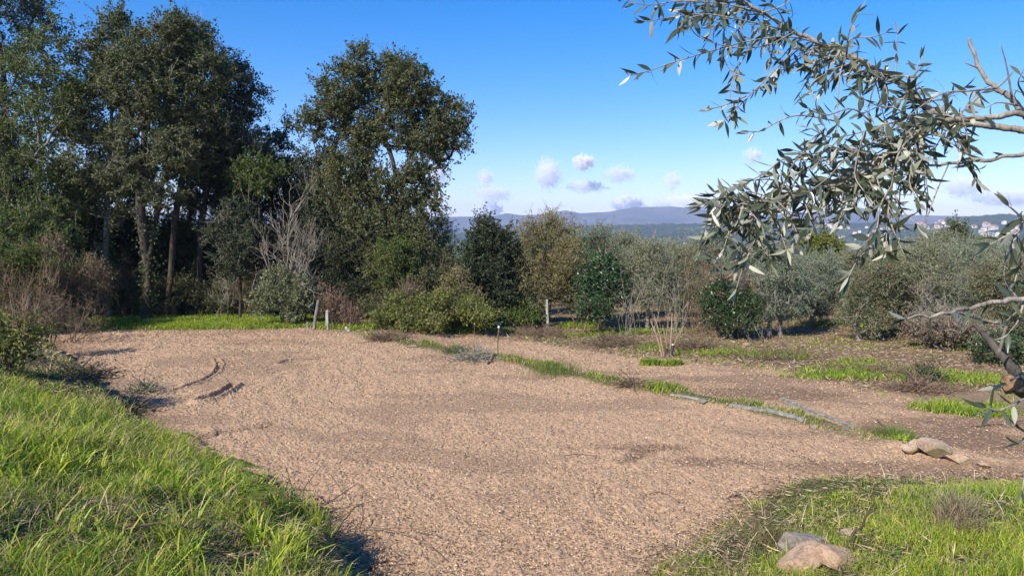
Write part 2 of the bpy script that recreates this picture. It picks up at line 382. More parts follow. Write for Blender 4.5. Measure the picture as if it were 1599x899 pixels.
for pl, wd, dp in GROOVES_AND_SHADOW:
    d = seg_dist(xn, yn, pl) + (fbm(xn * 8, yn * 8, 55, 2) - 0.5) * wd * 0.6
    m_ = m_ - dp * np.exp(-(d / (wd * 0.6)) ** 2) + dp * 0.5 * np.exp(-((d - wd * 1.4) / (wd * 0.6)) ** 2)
    gr = np.maximum(gr, np.exp(-(d / (wd * 0.8)) ** 2))  # mask darkens groove floors and paints the shadow streak dark
micro[nearm] = m_
Z = Z + micro
# valley undulation
far = np.hypot(xf, yf) > 420
Z[far] += (fbm(xf[far] * 0.004, yf[far] * 0.004, 61, 4) - 0.5) * 26 - 3
msk = np.zeros((len(xf), 3)); msk[:, 0] = soil; msk[:, 1] = green
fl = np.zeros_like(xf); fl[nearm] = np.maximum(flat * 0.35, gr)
lowpart = sstep(7.5, 12.5, xf) * (1 - sstep(12.5, 17, yf)) * 0.75 + sstep(0.42, 0.62, fbm(xf * 0.35, yf * 0.7, 33, 3)) * 0.35 * (ridge_side(xf, yf) > 0)
damp = np.zeros_like(xf)
for (px_, py_, a_, b_) in ((1400, 735, 1.9, .42), (1290, 730, 1.3, .3), (1500, 640, 2.0, .7), (1440, 660, 2.2, .8), (1120, 722, 1.0, .22), (1560, 680, 2.5, 1.0), (1000, 700, .9, .25), (1180, 600, 1.6, .5)):
    c_ = G0(px_, py_); dn_ = np.sqrt(((xf - c_[0]) / a_) ** 2 + ((yf - c_[1]) / b_) ** 2) + (nz1 * 1.3); damp = np.maximum(damp, 1 - sstep(.5, 1.2, dn_))
edge = np.exp(-((sa - 0.1) / 0.4) ** 2) * (xf < 0) * (yf < 21) * 0.6  # bank-foot shade and dark earth face painted as one darker soil band
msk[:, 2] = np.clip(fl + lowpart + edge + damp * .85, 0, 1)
nr, na = R.shape
ii, jj = np.meshgrid(np.arange(nr - 1), np.arange(na), indexing='ij'); jn = (jj + 1) % na
Q = np.stack([ii * na + jj, (ii + 1) * na + jj, (ii + 1) * na + jn, ii * na + jn], -1).reshape(-1, 4)[:, ::-1]
m, t = mat('ground')
tc = N(t, 'ShaderNodeTexCoord'); ob = tc.outputs['Object']
a = N(t, 'ShaderNodeAttribute', attribute_name='zone'); sp = N(t, 'ShaderNodeSeparateColor'); t.links.new(a.outputs['Color'], sp.inputs[0])
crumb = noise(t, 26, 5, 0.7, ob); mid = noise(t, 3.0, 4, 0.6, ob); big = noise(t, 0.35, 4, 0.55, ob)
mp = N(t, 'ShaderNodeMapping'); mp.inputs['Rotation'].default_value = (0, 0, 0.5); mp.inputs['Scale'].default_value = (14, 60, 20); t.links.new(ob, mp.inputs[0])
fib = noise(t, 1.0, 3, 0.6, mp.outputs[0])
vor = N(t, 'ShaderNodeTexVoronoi'); vor.inputs['Scale'].default_value = 34; t.links.new(ob, vor.inputs['Vector'])
soilc = ramp(t, crumb, [(0.30, (0.19, 0.120, 0.068)), (0.45, (0.39, 0.256, 0.154)), (0.63, (0.49, 0.336, 0.210)), (0.77, (0.57, 0.41, 0.265))])
soilc = mixc(t, math_(t, 'MULTIPLY', math_(t, 'GREATER_THAN', fib, 0.60), 0.6), soilc, (0.58, 0.455, 0.29))
soilc = mixc(t, math_(t, 'MULTIPLY', mid, 0.42), soilc, (0.36, 0.225, 0.14))
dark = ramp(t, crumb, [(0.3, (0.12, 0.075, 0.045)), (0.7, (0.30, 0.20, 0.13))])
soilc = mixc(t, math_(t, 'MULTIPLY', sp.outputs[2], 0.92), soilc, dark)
litter = ramp(t, crumb, [(0.28, (0.10, 0.066, 0.038)), (0.5, (0.27, 0.185, 0.11)), (0.72, (0.44, 0.32, 0.20))])
litter = mixc(t, ramp(t, big, [(0.50, (0, 0, 0)), (0.68, (.7, .7, .7))]), litter, ramp(t, crumb, [(0.3, (0.05, 0.055, 0.015)), (0.7, (0.19, 0.20, 0.07))]))
gbase = ramp(t, crumb, [(0.3, (0.035, 0.04, 0.012)), (0.5, (0.09, 0.10, 0.03)), (0.75, (0.22, 0.19, 0.09))])
col = mixc(t, sp.outputs[0], litter, soilc); col = mixc(t, sp.outputs[1], col, gbase)
# the valley: woods and meadows
v1 = noise(t, 0.006, 5, 0.6, ob); v2 = noise(t, 0.08, 3, 0.6, ob)
vc = ramp(t, v1, [(0.40, (0.030, 0.050, 0.022)), (0.52, (0.06, 0.085, 0.035)), (0.60, (0.15, 0.17, 0.08)), (0.68, (0.05, 0.07, 0.03))])
vc = mixc(t, ramp(t, v2, [(0.4, (0, 0, 0)), (0.7, (.6, .6, .6))]), vc, (0.025, 0.04, 0.02))
ln = N(t, 'ShaderNodeVectorMath', operation='LENGTH'); t.links.new(ob, ln.inputs[0])
ff = ramp(t, math_(t, 'DIVIDE', ln.outputs['Value'], 400), [(0.2, (0, 0, 0)), (0.8, (1, 1, 1))])
col = mixc(t, ff, col, vc)
out(t, principled(t, col, 0.95, 0.1, bump(t, math_(t, 'ADD', math_(t, 'MULTIPLY', crumb, 0.7), math_(t, 'MULTIPLY', vor.outputs[0], 0.5)), 0.8, 0.02)))
tag(mesh_np('ground', np.stack([xf, yf, Z], 1), Q, m, smooth=False, cols={'zone': msk}), 'tilled earth field with grassy banks falling away to the valley', 'ground', kind='structure')
del xf, yf, Z, R, A, X, Y, Q, msk

# ---- hills and mountains
def range_sheet(name, sky_pts, r0, rtop, r1, azr, nA, nR, floor, amp, freq, material, label, seed, bumpy=0):
    az = np.linspace(azr[0], azr[1], nA) * math.pi / 180; r = np.linspace(r0, r1, nR)
    Rg, Ag = np.meshgrid(r, az, indexing='ij'); X = Rg * np.sin(Ag); Y = Rg * np.cos(Ag)
    px = CX + F * np.tan(Ag) ; sp_ = np.array(sky_pts, float)
    top = (365 - np.interp(px, sp_[:, 0], sp_[:, 1])) / F * rtop * np.cos(Ag) + EYE
    rt = rtop * (1 + 0.05 * (fbm(Ag * 14, Ag * 0 + seed, seed, 3) - 0.5))
    up = np.clip((Rg - r0) / (rt - r0), 0, 1); dn = np.clip((Rg - rt) / (r1 - rt), 0, 1)
    prof = (0.25 * up + 0.75 * up ** 2.2) * (1 - sstep(0, 1, dn))
    n = fbm(X * freq, Y * freq, seed, 6, 0.52) - 0.5
    rd = np.abs(fbm(X * freq * 1.5, Y * freq * 0.8, seed + 5, 4) - 0.5) * 2
    Zg = floor + (top - floor) * prof + amp * (n - 0.6 * rd) * np.minimum(up * 3, 1) * (1 - 0.93 * np.exp(-((Rg - rt) / (0.08 * rtop)) ** 2))
    if bumpy: Zg = Zg + bumpy * (fbm(X / 16, Y / 16, seed + 9, 2) ** 2) * np.minimum(up * 6, 1) * sstep(0.35, 0.5, fbm(X / 220, Y / 220, seed + 3, 3))
    ii, jj = np.meshgrid(np.arange(nR - 1), np.arange(nA - 1), indexing='ij')
    Q = np.stack([ii * nA + jj, ii * nA + jj + 1, (ii + 1) * nA + jj + 1, (ii + 1) * nA + jj], -1).reshape(-1, 4)
    o = mesh_np(name, np.stack([X.ravel(), Y.ravel(), Zg.ravel()], 1), Q, material, smooth=not bumpy)
    tag(o, label, name.replace('_', ' '), kind='structure')
    return lambda x, y: float(Zg[min(nR - 1, max(0, int((math.hypot(x, y) - r0) / (r1 - r0) * (nR - 1) + .5))), min(nA - 1, max(0, int((math.degrees(math.atan2(x, y)) - azr[0]) / (azr[1] - azr[0]) * (nA - 1) + .5)))])
def hill_mat(name, stops, s1, s2):
    m, t = mat(name); tc = N(t, 'ShaderNodeTexCoord'); n1 = noise(t, s1, 6, 0.62, tc.outputs['Object']); n2 = noise(t, s2, 3, 0.6, tc.outputs['Object'])
    c = mixc(t, ramp(t, n2, [(0.40, (0, 0, 0)), (0.7, (.8, .8, .8))]), ramp(t, n1, stops), (0.02, 0.032, 0.016))
    out(t, principled(t, c, 1.0, 0.0)); return m
mh = hill_mat('hill_woods', [(0.36, (0.022, 0.040, 0.018)), (0.50, (0.045, 0.070, 0.030)), (0.60, (0.10, 0.115, 0.055)), (0.68, (0.16, 0.15, 0.09))], 0.0042, 0.07)
mm = hill_mat('mountain_heath', [(0.38, (0.05, 0.055, 0.035)), (0.52, (0.11, 0.095, 0.065)), (0.66, (0.17, 0.145, 0.105))], 0.0024, 0.03)
MSKY = [(-1500, 345), (0, 338), (400, 335), (640, 341), (700, 339), (770, 338), (790, 333), (815, 336), (850, 335), (882, 329), (905, 333), (950, 331), (990, 324), (1045, 322), (1090, 327), (1120, 331), (1180, 336), (1240, 334), (1300, 329), (1335, 322), (1352, 326), (1400, 335), (1450, 337), (1500, 338), (1600, 339), (3000, 345)]
HSKY = [(-1500, 360), (600, 362), (700, 366), (800, 364), (860, 358), (900, 354), (950, 352), (1050, 350), (1150, 351), (1250, 349), (1330, 348), (1400, 350), (1450, 351), (1480, 344), (1520, 339), (1560, 336), (1600, 338), (1800, 340), (3000, 352)]
hm_ = range_sheet('mountains', MSKY, 3700, 6000, 6900, (-52, 52), 1000, 120, -62, 85, 0.0016, mm, 'long blue mountain ridge along the horizon', 301)
hh_ = range_sheet('hills', HSKY, 900, 2700, 3700, (-50, 50), 1400, 420, -62, 26, 0.0035, mh, 'wooded green hills across the valley', 401, bumpy=11)

# ---- haze
hx = 7400
bv = np.array([(x, y, z) for z in (-110, 268) for y in (-hx, hx) for x in (-hx, hx)], float)
m, t = mat('haze'); pv = N(t, 'ShaderNodeVolumePrincipled'); pv.inputs['Color'].default_value = (0.58, 0.70, 1.0, 1); pv.inputs['Density'].default_value = 1.35e-4; pv.inputs['Anisotropy'].default_value = -0.1
o_ = N(t, 'ShaderNodeOutputMaterial'); t.links.new(pv.outputs[0], o_.inputs['Volume'])
tag(mesh_np('haze', bv, np.array([[0, 2, 3, 1], [4, 5, 7, 6], [0, 1, 5, 4], [1, 3, 7, 5], [3, 2, 6, 7], [2, 0, 4, 6]]), m), 'pale blue air over the whole valley', 'haze', kind='stuff')

# ---- clouds far behind the mountains
def ico(n=3):
    import bmesh
    b = bmesh.new(); bmesh.ops.create_icosphere(b, subdivisions=n, radius=1)
    V = np.array([v.co[:] for v in b.verts]); Fc = np.array([[v.index for v in f.verts] for f in b.faces]); b.free(); return V, Fc
IV, IF = ico(3); IV2, IF2 = ico(2)
def cloud_mat(name, dens, thr):
    m, t = mat(name); tc = N(t, 'ShaderNodeTexCoord')
    g = N(t, 'ShaderNodeVectorMath', operation='LENGTH'); 
    mp = N(t, 'ShaderNodeMapping'); mp.inputs['Location'].default_value = (-1, -1, -1); mp.inputs['Scale'].default_value = (2, 2, 2); t.links.new(tc.outputs['Generated'], mp.inputs[0]); t.links.new(mp.outputs[0], g.inputs[0])
    n1 = noise(t, 0.0125, 6, 0.62, tc.outputs['Object'])
    d = math_(t, 'SUBTRACT', math_(t, 'SUBTRACT', math_(t, 'MULTIPLY', n1, 4.6), thr), math_(t, 'MULTIPLY', g.outputs['Value'], 2.1))
    d = math_(t, 'MULTIPLY', math_(t, 'MAXIMUM', d, 0.0), dens)
    pv = N(t, 'ShaderNodeVolumePrincipled'); pv.inputs['Color'].default_value = (1, 1, 1, 1); pv.inputs['Anisotropy'].default_value = -0.25
    pv.inputs['Emission Strength'].default_value = 0.0
    t.links.new(d, pv.inputs['Density'])
    o = N(t, 'ShaderNodeOutputMaterial'); t.links.new(pv.outputs[0], o.inputs['Volume']); 
    try: m.cycles.volume_step_rate = 1.0
    except Exception: pass
    return m
cw = cloud_mat('cloud_bright', 0.05, 0.70); ct = cloud_mat('cloud_thin', 0.011, 0.98)
CD = 14000
CL = [(912, 253, 13, 9, 'w', 'small round white cloud highest above the middle of the mountains'),
      (856, 272, 20, 22, 't', 'ragged upright grey-white cloud left of the small round one'),
      (968, 272, 24, 13, 't', 'loose pale cloud right of the small round one'),
      (916, 291, 30, 9, 't', 'faint flat streak of cloud under the small round one'),
      (772, 303, 28, 12, 't', 'flat faint grey cloud low beside the big oak'),
      (758, 278, 12, 14, 't', 'faint upright wisp above the flat grey cloud beside the oak'),
      (763, 329, 17, 12, 'w', 'bright white cloud tip peeping over the left mountains'),
      (980, 318, 22, 10, 'w', 'small bright white cloud resting on the middle ridge'),
      (1078, 320, 42, 12, 'w', 'long bright white cloud lying along the highest ridge'),
      (1050, 283, 14, 15, 't', 'faint wisp of cloud above the highest ridge'),
      (1176, 243, 16, 13, 't', 'small white cloud seen among the upper olive leaves'),
      (1503, 291, 34, 18, 't', 'soft white puff right of the hanging olive spray'),
      (1575, 309, 55, 13, 't', 'low soft cloud bank at the right edge over the village hill'),
      (682, 272, 16, 20, 't', 'white cloud half hidden behind the right edge of the big oak'),
      (590, 330, 22, 16, 't', 'white cloud seen through the gaps of the big oak')]
for i, (px, py, rx, rz, k, lab) in enumerate(CL):
    p = P(px, py, CD + 150 * i)
    ax, az_ = rx * 1.65 / F * CD, rz * 1.75 / F * CD
    q = IV * np.array([ax, max(ax * 0.55, az_), az_]) 
    o = mesh_np('cloud', q, IF, cw if k == 'w' else ct, smooth=True, loc=p)
    tag(o, lab, 'cloud', 'clouds over the mountains')

# ---- village on the far hillside
m, t = mat('house_wall'); oi = N(t, 'ShaderNodeObjectInfo'); out(t, principled(t, ramp(t, oi.outputs['Random'], [(0.0, (0.80, 0.77, 0.72)), (0.6, (0.74, 0.70, 0.62)), (1.0, (0.62, 0.55, 0.46))]), 0.9, 0.1)); M['hwall'] = m
m, t = mat('house_roof'); oi = N(t, 'ShaderNodeObjectInfo'); out(t, principled(t, ramp(t, oi.outputs['Random'], [(0.0, (0.52, 0.17, 0.08)), (0.7, (0.42, 0.20, 0.12)), (1.0, (0.34, 0.24, 0.19))]), 0.9, 0.1)); M['hroof'] = m
M['hwin'] = plain_mat('house_window', (0.05, 0.06, 0.07), (0.08, 0.09, 0.10), 2, 0.3, 0.4, 0, 0)
def house_parts(L, Wd, H, rh, n):
    g = Geo(); x, y = L / 2, Wd / 2
    V = [(-x, -y, -3), (x, -y, -3), (x, y, -3), (-x, y, -3), (-x, -y, H), (x, -y, H), (x, y, H), (-x, y, H)]
    g.add(V, [[0, 1, 5, 4], [1, 2, 6, 5], [2, 3, 7, 6], [3, 0, 4, 7]])
    g.add([(-x, -y, H), (-x, y, H), (-x, 0, H + rh)], [[0, 1, 2]]); g.add([(x, -y, H), (x, y, H), (x, 0, H + rh)], [[0, 1, 2]])
    r = Geo(); e = 0.6; th = 0.25
    for s in (-1, 1):
        a_ = [(-x - e, s * (y + e), H - rh * e / y), (x + e, s * (y + e), H - rh * e / y), (x + e, 0, H + rh + .02), (-x - e, 0, H + rh + .02)]
        b_ = [(p[0], p[1], p[2] + th) for p in a_]
        r.add(a_ + b_, [[0, 1, 2, 3], [4, 5, 6, 7], [0, 1, 5, 4], [1, 2, 6, 5], [0, 3, 7, 4]])
    wns = []
    for i in range(n):
        for zz in ((1.2,) if H < 4 else (1.2, 4.0)):
            cx = -x + (i + 0.5) * L / n
            wn = Geo(); wns.append(wn); wn.add([(cx - .5, -y - .05, zz), (cx + .5, -y - .05, zz), (cx + .5, -y - .05, zz + 1.2), (cx - .5, -y - .05, zz + 1.2)], [[0, 1, 2, 3]])
    return g, r, wns
protos = []
for (L, Wd, H, rh, n, nm) in [(11, 8, 5.8, 2.2, 4, 'two-storey'), (14, 9, 3.2, 2.2, 4, 'long low'), (9, 8, 3.2, 2.0, 3, 'small low'), (17, 10, 6.4, 2.4, 5, 'large')]:
    g, r, wn = house_parts(L, Wd, H, rh, n); protos.append((g, r, wn, nm))
rng = np.random.default_rng(5)
built = {}
def house(px, D, k, where, spot=''):
    x = (px - CX) / F * D; z = hh_(x, D)
    lab = 'tiny %s pale house %s, %s' % (protos[k][3], where, spot)
    if k not in built:
        e = empty('village_house'); built[k] = e
        for gg, nm, mt in [(protos[k][0], 'wall', 'hwall'), (protos[k][1], 'roof', 'hroof')] + [(q, 'window', 'hwin') for q in protos[k][2]]: gg.obj(nm, M[mt], e, attr=False)
    else:
        e = built[k].copy(); C.objects.link(e)
        for ch in list(built[k].children):
            c = ch.copy(); C.objects.link(c); c.parent = e
    e.scale = (1.0,) * 3; e.location = (x, D, z + 2.5); e.rotation_euler = (0, 0, rng.normal(0, 0.35) + (math.pi / 2 if rng.random() < .25 else 0))
    tag(e, lab, 'house', 'village houses ' + where)
def zone(n, x0, x1, D0, D1, where, yr):
    c = 0; tries = 0
    while c < n and tries < n * 80:
        tries += 1
        px = rng.uniform(x0, x1); D = rng.uniform(D0, D1); x = (px - CX) / F * D; z = hh_(x, D) + 4
        py = 365 - (z - EYE) / D * F
        if not (yr[0] < py < yr[1]): continue
        house(px, D, int(rng.choice(4, p=[.35, .25, .25, .15])), where, ('lower' if py > yr[0] * .36 + yr[1] * .64 else 'middle' if py > yr[0] * .7 + yr[1] * .3 else 'upper') + ' row, ' + ('left end', 'left of centre', 'centre', 'right of centre', 'right end')[min(4, int((px - x0) / (min(x1, 1600) - x0) * 5))]); c += 1
zone(66, 1508, 1660, 1700, 2680, 'on the right-hand hill', (345, 369))
zone(44, 1432, 1500, 1700, 2680, 'by the lone dark tree', (344, 366))
zone(34, 1290, 1400, 1700, 2650, 'behind the hanging leaves', (350, 375))
# ================================================================== TREES AND SHRUBS
def gz(x, y): return hz1(x, y)
def skeleton(trunks, targets, rng, bias=0.35):
    """grow limbs from trunk polylines to every target; returns nodes, parent index, child counts"""
    nodes = []; par = []
    for tr in trunks:
        pts = spline(tr, max(6, int(np.linalg.norm(tr[-1] - tr[0]) / 0.35)))
        base = len(nodes)
        for i, p in enumerate(pts): nodes.append(p); par.append(base + i - 1 if i else -1)
    nodes = list(nodes); main = np.mean([tr[0] for tr in trunks], axis=0)
    order = np.argsort([np.linalg.norm((t - main) * [1, 1, 0.6]) for t in targets])
    ends = {}
    NA = np.zeros((len(nodes) + len(targets) * 6 + 10, 3)); NA[:len(nodes)] = nodes; n = len(nodes)
    for ti in order:
        t = targets[ti]
        d = NA[:n] - t
        cost = np.sqrt((d[:, :2] ** 2).sum(1) + (np.where(d[:, 2] > 0, d[:, 2] * 2.2, d[:, 2] * 0.85)) ** 2)
        j = int(np.argmin(cost)); a = NA[j].copy(); L = np.linalg.norm(t - a)
        k = int(np.clip(L / 0.3, 1, 5))
        prev = j
        mid = (a + t) / 2 + rng.normal(0, 0.09 * L, 3) - np.array([0, 0, 0.08 * L])
        for s in range(1, k + 1):
            u = s / k
            p = a * (1 - u) ** 2 + mid * 2 * u * (1 - u) + t * u * u
            NA[n] = p; par.append(prev); prev = n; n += 1
        ends[ti] = n - 1
    cnt = np.zeros(n)
    for e in ends.values(): cnt[e] += 1
    for i in range(n - 1, -1, -1):
        if par[i] >= 0: cnt[par[i]] += cnt[i]
    return NA[:n], np.array(par), cnt
def lobes_to_targets(lobes, n, rng, shell=0.6):
    w = np.array([l[3] * l[3] * l[4] for l in lobes], float) ** 0.72; w /= w.sum()
    T = []
    for i in rng.choice(len(lobes), n, p=w):
        x, y, z, rh, rv = lobes[i]
        d = unit(rng.normal(size=3)); r = rng.random() ** (1 / 3) * (1 - shell) + shell * rng.random() ** 0.18
        T.append([x + d[0] * rh * r, y + d[1] * rh * r, z + d[2] * rv * r])
    return np.array(T)
def sprays(g, tw, targets, rng, nt=7, tl=0.45, nl=14, L=0.09, W=0.055, up=0.35, twr=0.006, spread=1.0):
    """leafy twigs round every target"""
    n = len(targets)
    A = np.repeat(targets, nt, 0) + rng.normal(0, 0.10 * spread, (n * nt, 3))
    D = unit(rng.normal(size=(n * nt, 3)) + [0, 0, up])
    LL = tl * rng.uniform(0.45, 1.25, n * nt)
    B = A + D * LL[:, None]
    if tw is not None:
        V, Q = frustums(A, B, np.full(n * nt, twr), np.full(n * nt, twr * 0.5), 3); tw.add(V, Q)
    Pn = np.repeat(A, nl, 0); Dn = np.repeat(D, nl, 0); u = rng.random(n * nt * nl) * 1.08
    Pn = Pn + Dn * (u * np.repeat(LL, nl))[:, None] + rng.normal(0, 0.035 * spread, Pn.shape)
    dirn = unit(Dn * 0.7 + rng.normal(size=Pn.shape) * 0.9)
    sc = rng.uniform(0.6, 1.25, len(Pn))
    V, Q = leaves(Pn, dirn, L * sc, W * sc, rng); g.add(V, Q)
def tree(name, label, cat, px, D, lobes, trunks=None, n=150, seed=1, leaf='oak', bark='bark_dark', group=None, L=0.095, W=0.06, nt=7, nl=14, tl=0.45, tr=0.16, spread=1.0,
         shell=0.55, up=0.35, bare=0, drop=0, twig='twig_grey', base=None, depthk=0.8, twr=0.006, ivy=None):
    """lobes: (px, py, rpx[, rpy]) sizes as seen at distance D; every lobe has depth as well. trunks: pixel polylines from the base up."""
    rng = np.random.default_rng(seed)
    bx = (px - CX) / F * D; bz = gz(bx, D) - 0.05
    o = np.array([bx, D, bz]); k = D / F
    lb = []
    for l in lobes:
        r = l[2] * k; rv = (l[3] if len(l) > 3 else l[2]) * k
        p = P(l[0], l[1], D) - o
        dy = rng.uniform(-0.5, 0.5) * depthk * r
        lb.append((p[0], p[1] + dy, p[2], r * 0.92, rv * 0.92))
    if trunks is None:
        tx = np.mean([l[0] for l in lobes]); ty = np.min([l[1] for l in lobes])
        trunks = [[(px, None), ((px * 2 + tx) / 3, (ty + 2 * 500) / 3), ((px + tx) / 2, ty + 0.2 * (500 - ty))]]
    TR = []
    for tp in trunks:
        pts = []
        for i, q in enumerate(tp):
            if q[1] is None: pts.append(np.array([(q[0] - px) * k, 0, 0]))
            else:
                p = P(q[0], q[1], D) - o; p[1] += rng.normal(0, 0.15); pts.append(p)
        TR.append(np.array(pts))
    if name == 'oak_tree': n = int(n * 1.5)
    T = lobes_to_targets(lb, n, rng, shell)
    T[:, 2] = np.maximum(T[:, 2], 0.12 + 0.1 * rng.random(len(T)))
    NA, par, cnt = skeleton(TR, T, rng)
    e = empty(name, o); tag(e, label, cat, group)
    m = par >= 0; R = tr * 0.72 * (cnt / cnt.max()) ** 0.52 + 0.006
    flare = lambda z: 1 + 0.5 * np.exp(-z / 0.25)
    idx = np.where(m)[0]
    # trunk nodes keep a good radius
    V, Q = frustums(NA[par[idx]], NA[idx] + (NA[idx] - NA[par[idx]]) * 0.06, np.minimum(R[par[idx]], R[idx] * 1.35) * flare(NA[par[idx], 2]), R[idx] * flare(NA[idx, 2]), 7)
    g = Geo(); g.add(V, Q); g.obj('trunk', M[bark], e, smooth=True, attr=False)
    c = Geo(); tw = Geo()
    if nl: sprays(c, tw, T, rng, nt, tl, nl, L, W, up, twr, spread)
    if ivy:      # leaves clinging along the trunk: (z0, z1, count)
        sel = NA[(NA[:, 2] > ivy[0]) & (NA[:, 2] < ivy[1]) & (cnt > cnt.max() * 0.25)]
        if len(sel): 
            ti = sel[rng.integers(0, len(sel), ivy[2])] + rng.normal(0, 0.16, (ivy[2], 3)); V, Q = leaves(ti, rng.normal(size=ti.shape) + [0, 0, -0.3], np.full(len(ti), L), np.full(len(ti), W * 1.3), rng); c.add(V, Q)
    if bare:     # leafless shoots standing out of the crown
        A = T[rng.integers(0, len(T), bare)]; Dd = unit(rng.normal(size=A.shape) * 0.45 + [0, 0, 1]); B = A + Dd * rng.uniform(0.3, 1.0, bare)[:, None] * tl * 2.0
        V, Q = frustums(A, B, np.full(bare, 0.008), np.full(bare, 0.003), 3); tw.add(V, Q)
        if not nl or 1:
            A2 = A + (B - A) * rng.uniform(0.3, 0.8, (bare, 1)); B2 = A2 + unit(rng.normal(size=A.shape) + [0, 0, 0.6]) * 0.3 * tl * 2
            V, Q = frustums(A2, B2, np.full(bare, 0.005), np.full(bare, 0.0025), 3); tw.add(V, Q)
    if c.n: c.obj('crown', M[leaf], e, attr=False)
    if tw.n: tw.obj('twigs', M[twig], e, attr=False)
    return e
def copy_tree(src, px, D, rz, sc, label):
    e = src.copy(); C.objects.link(e); x = (px - CX) / F * D
    for ch in list(src.children):
        q = ch.copy(); C.objects.link(q); q.parent = e
    e.location = (x, D, gz(x, D) - 0.05); e.rotation_euler = (0, 0, rz); e.scale = (sc, sc, sc * 1.0); e['label'] = label
    return e
GO = 'tall evergreen oaks on the left'
tree('oak_tree', 'darkest tall oak cut off by the top left corner', 'tree', 12, 30, [(10, 30, 75), (-50, 110, 90), (55, 30, 45), (60, 100, 40), (0, 200, 80), (30, -50, 60), (-60, -20, 80), (20, 290, 60)], n=230, seed=11, leaf='oak_dark', group=GO, tr=0.2)
tree('oak_tree', 'broad olive-green oak right of the darkest corner oak', 'tree', 70, 26, [(75, 110, 55), (40, 190, 70), (100, 170, 55), (60, 270, 62), (0, 260, 70), (100, 300, 45), (85, 55, 32), (10, 340, 55), (-60, 220, 70)], n=270, seed=12, leaf='oak_green', group=GO, tr=0.16, bare=160, bark='bark_pale')
tree('oak_tree', 'peaked oak whose pale trunk shows low down at the forest edge', 'tree', 165, 26.5, [(180, 55, 38), (150, 95, 45), (190, 120, 60), (150, 180, 60), (170, 250, 55), (130, 300, 42), (185, 310, 40), (180, 30, 20, 24)], [[(166, None), (168, 430), (165, 330), (172, 200), (178, 80)]], n=250, seed=13, leaf='oak', group=GO, tr=0.13, bare=170, bark='bark_pale', ivy=(0.5, 4, 700))
tree('oak_tree', 'tall oak with the thickest dark trunk of the left group', 'tree', 226, 25.8, [(235, 80, 40), (215, 120, 50), (255, 150, 55), (230, 210, 55), (270, 240, 45), (205, 270, 40), (250, 300, 35), (262, 45, 25)], [[(226, None), (227, 420), (222, 320), (216, 230), (232, 120)], [(228, None), (232, 400), (246, 280), (262, 160)]], n=230, seed=14, leaf='oak', group=GO, tr=0.21, bare=60, ivy=(0.3, 3.5, 900))
tree('oak_tree', 'oak leaning right with a round top, highest of the left group', 'tree', 262, 27, [(285, 60, 38), (305, 90, 42), (270, 110, 42), (330, 120, 42), (295, 170, 52), (330, 200, 42), (300, 250, 45), (280, 40, 22), (320, 62, 22)], [[(256, None), (264, 430), (276, 340), (284, 240), (292, 130)]], n=230, seed=15, leaf='oak', group=GO, tr=0.15, bare=220)
tree('oak_tree', 'dark oak at the right shoulder of the left group', 'tree', 316, 28, [(348, 100, 28), (365, 130, 32), (350, 180, 45), (385, 175, 32), (340, 240, 45), (385, 240, 40), (365, 290, 38), (398, 150, 20), (320, 300, 36)], [[(312, None), (314, 440), (318, 350), (335, 260), (352, 160)]], n=210, seed=16, leaf='oak_dark', group=GO, tr=0.15, bare=160, bark='bark_dark')
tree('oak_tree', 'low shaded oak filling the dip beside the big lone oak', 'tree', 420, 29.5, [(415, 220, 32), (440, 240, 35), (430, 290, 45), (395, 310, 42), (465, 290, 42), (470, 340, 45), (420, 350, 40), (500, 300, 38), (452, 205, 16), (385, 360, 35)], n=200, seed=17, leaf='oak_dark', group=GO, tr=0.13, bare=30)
tree('oak_tree', 'sunlit yellowish-green young oak in front of the dip', 'tree', 402, 27, [(400, 262, 28, 16), (425, 268, 22, 13), (380, 280, 20, 13), (410, 290, 24, 14)], n=50, seed=18, leaf='oak_green', group=GO, tr=0.06)
tree('oak_tree', 'largest lone oak with open crown standing against the blue sky', 'tree', 607, 26, [(568, 108, 32), (600, 125, 42), (545, 140, 36), (640, 140, 40), (672, 165, 30), (700, 185, 30), (708, 208, 26), (518, 172, 28), (490, 192, 24, 18), (508, 130, 17), (560, 190, 45), (620, 195, 45), (660, 215, 32),
      (550, 245, 42), (525, 290, 42), (560, 320, 42), (640, 290, 34), (662, 310, 30), (665, 350, 28), (630, 345, 36), (590, 365, 42), (650, 385, 38), (605, 410, 40), (680, 250, 16), (715, 225, 16), (590, 300, 36), (655, 262, 22), (690, 235, 20), (565, 85, 14), (612, 96, 16), (470, 205, 16, 10)],
     [[(606, None), (607, 430), (612, 350), (618, 270), (600, 215), (580, 165)], [(612, None), (618, 400), (626, 320), (640, 250), (668, 210)]], n=520, seed=19, leaf='oak', group=GO, tr=0.19, bare=260, nt=7, nl=15, shell=0.5, L=0.10, ivy=(0.3, 4.0, 1800), twig='twig_brown')
tree('oak_tree', 'darker oak pressed against the left side of the big lone oak', 'tree', 505, 28, [(500, 235, 30), (485, 270, 34), (520, 320, 44), (480, 330, 40), (510, 380, 48), (465, 390, 38), (545, 400, 42), (505, 430, 40)], n=200, seed=20, leaf='oak_dark', group=GO, tr=0.14, bare=20)
for i, (px, D, lb, lf_, lab) in enumerate([(60, 24.9, [(55, 340, 45, 30), (20, 370, 40, 30), (95, 365, 36, 26), (60, 395, 40, 20)], 'oak_green', 'low bright green young tree above the left brambles'),  (372, 26, [(370, 330, 26, 22), (350, 365, 30, 28), (388, 370, 26, 30), (365, 410, 30, 24)], 'oak_dark', 'young tree before the shoulder oak and left of the bare grey tree')]):
    tree('young_oak', lab, 'tree', px, D, lb, n=100, seed=130 + i, leaf=lf_, group='leafy young trees under the tall oaks', tr=0.05, bare=30, nl=12)
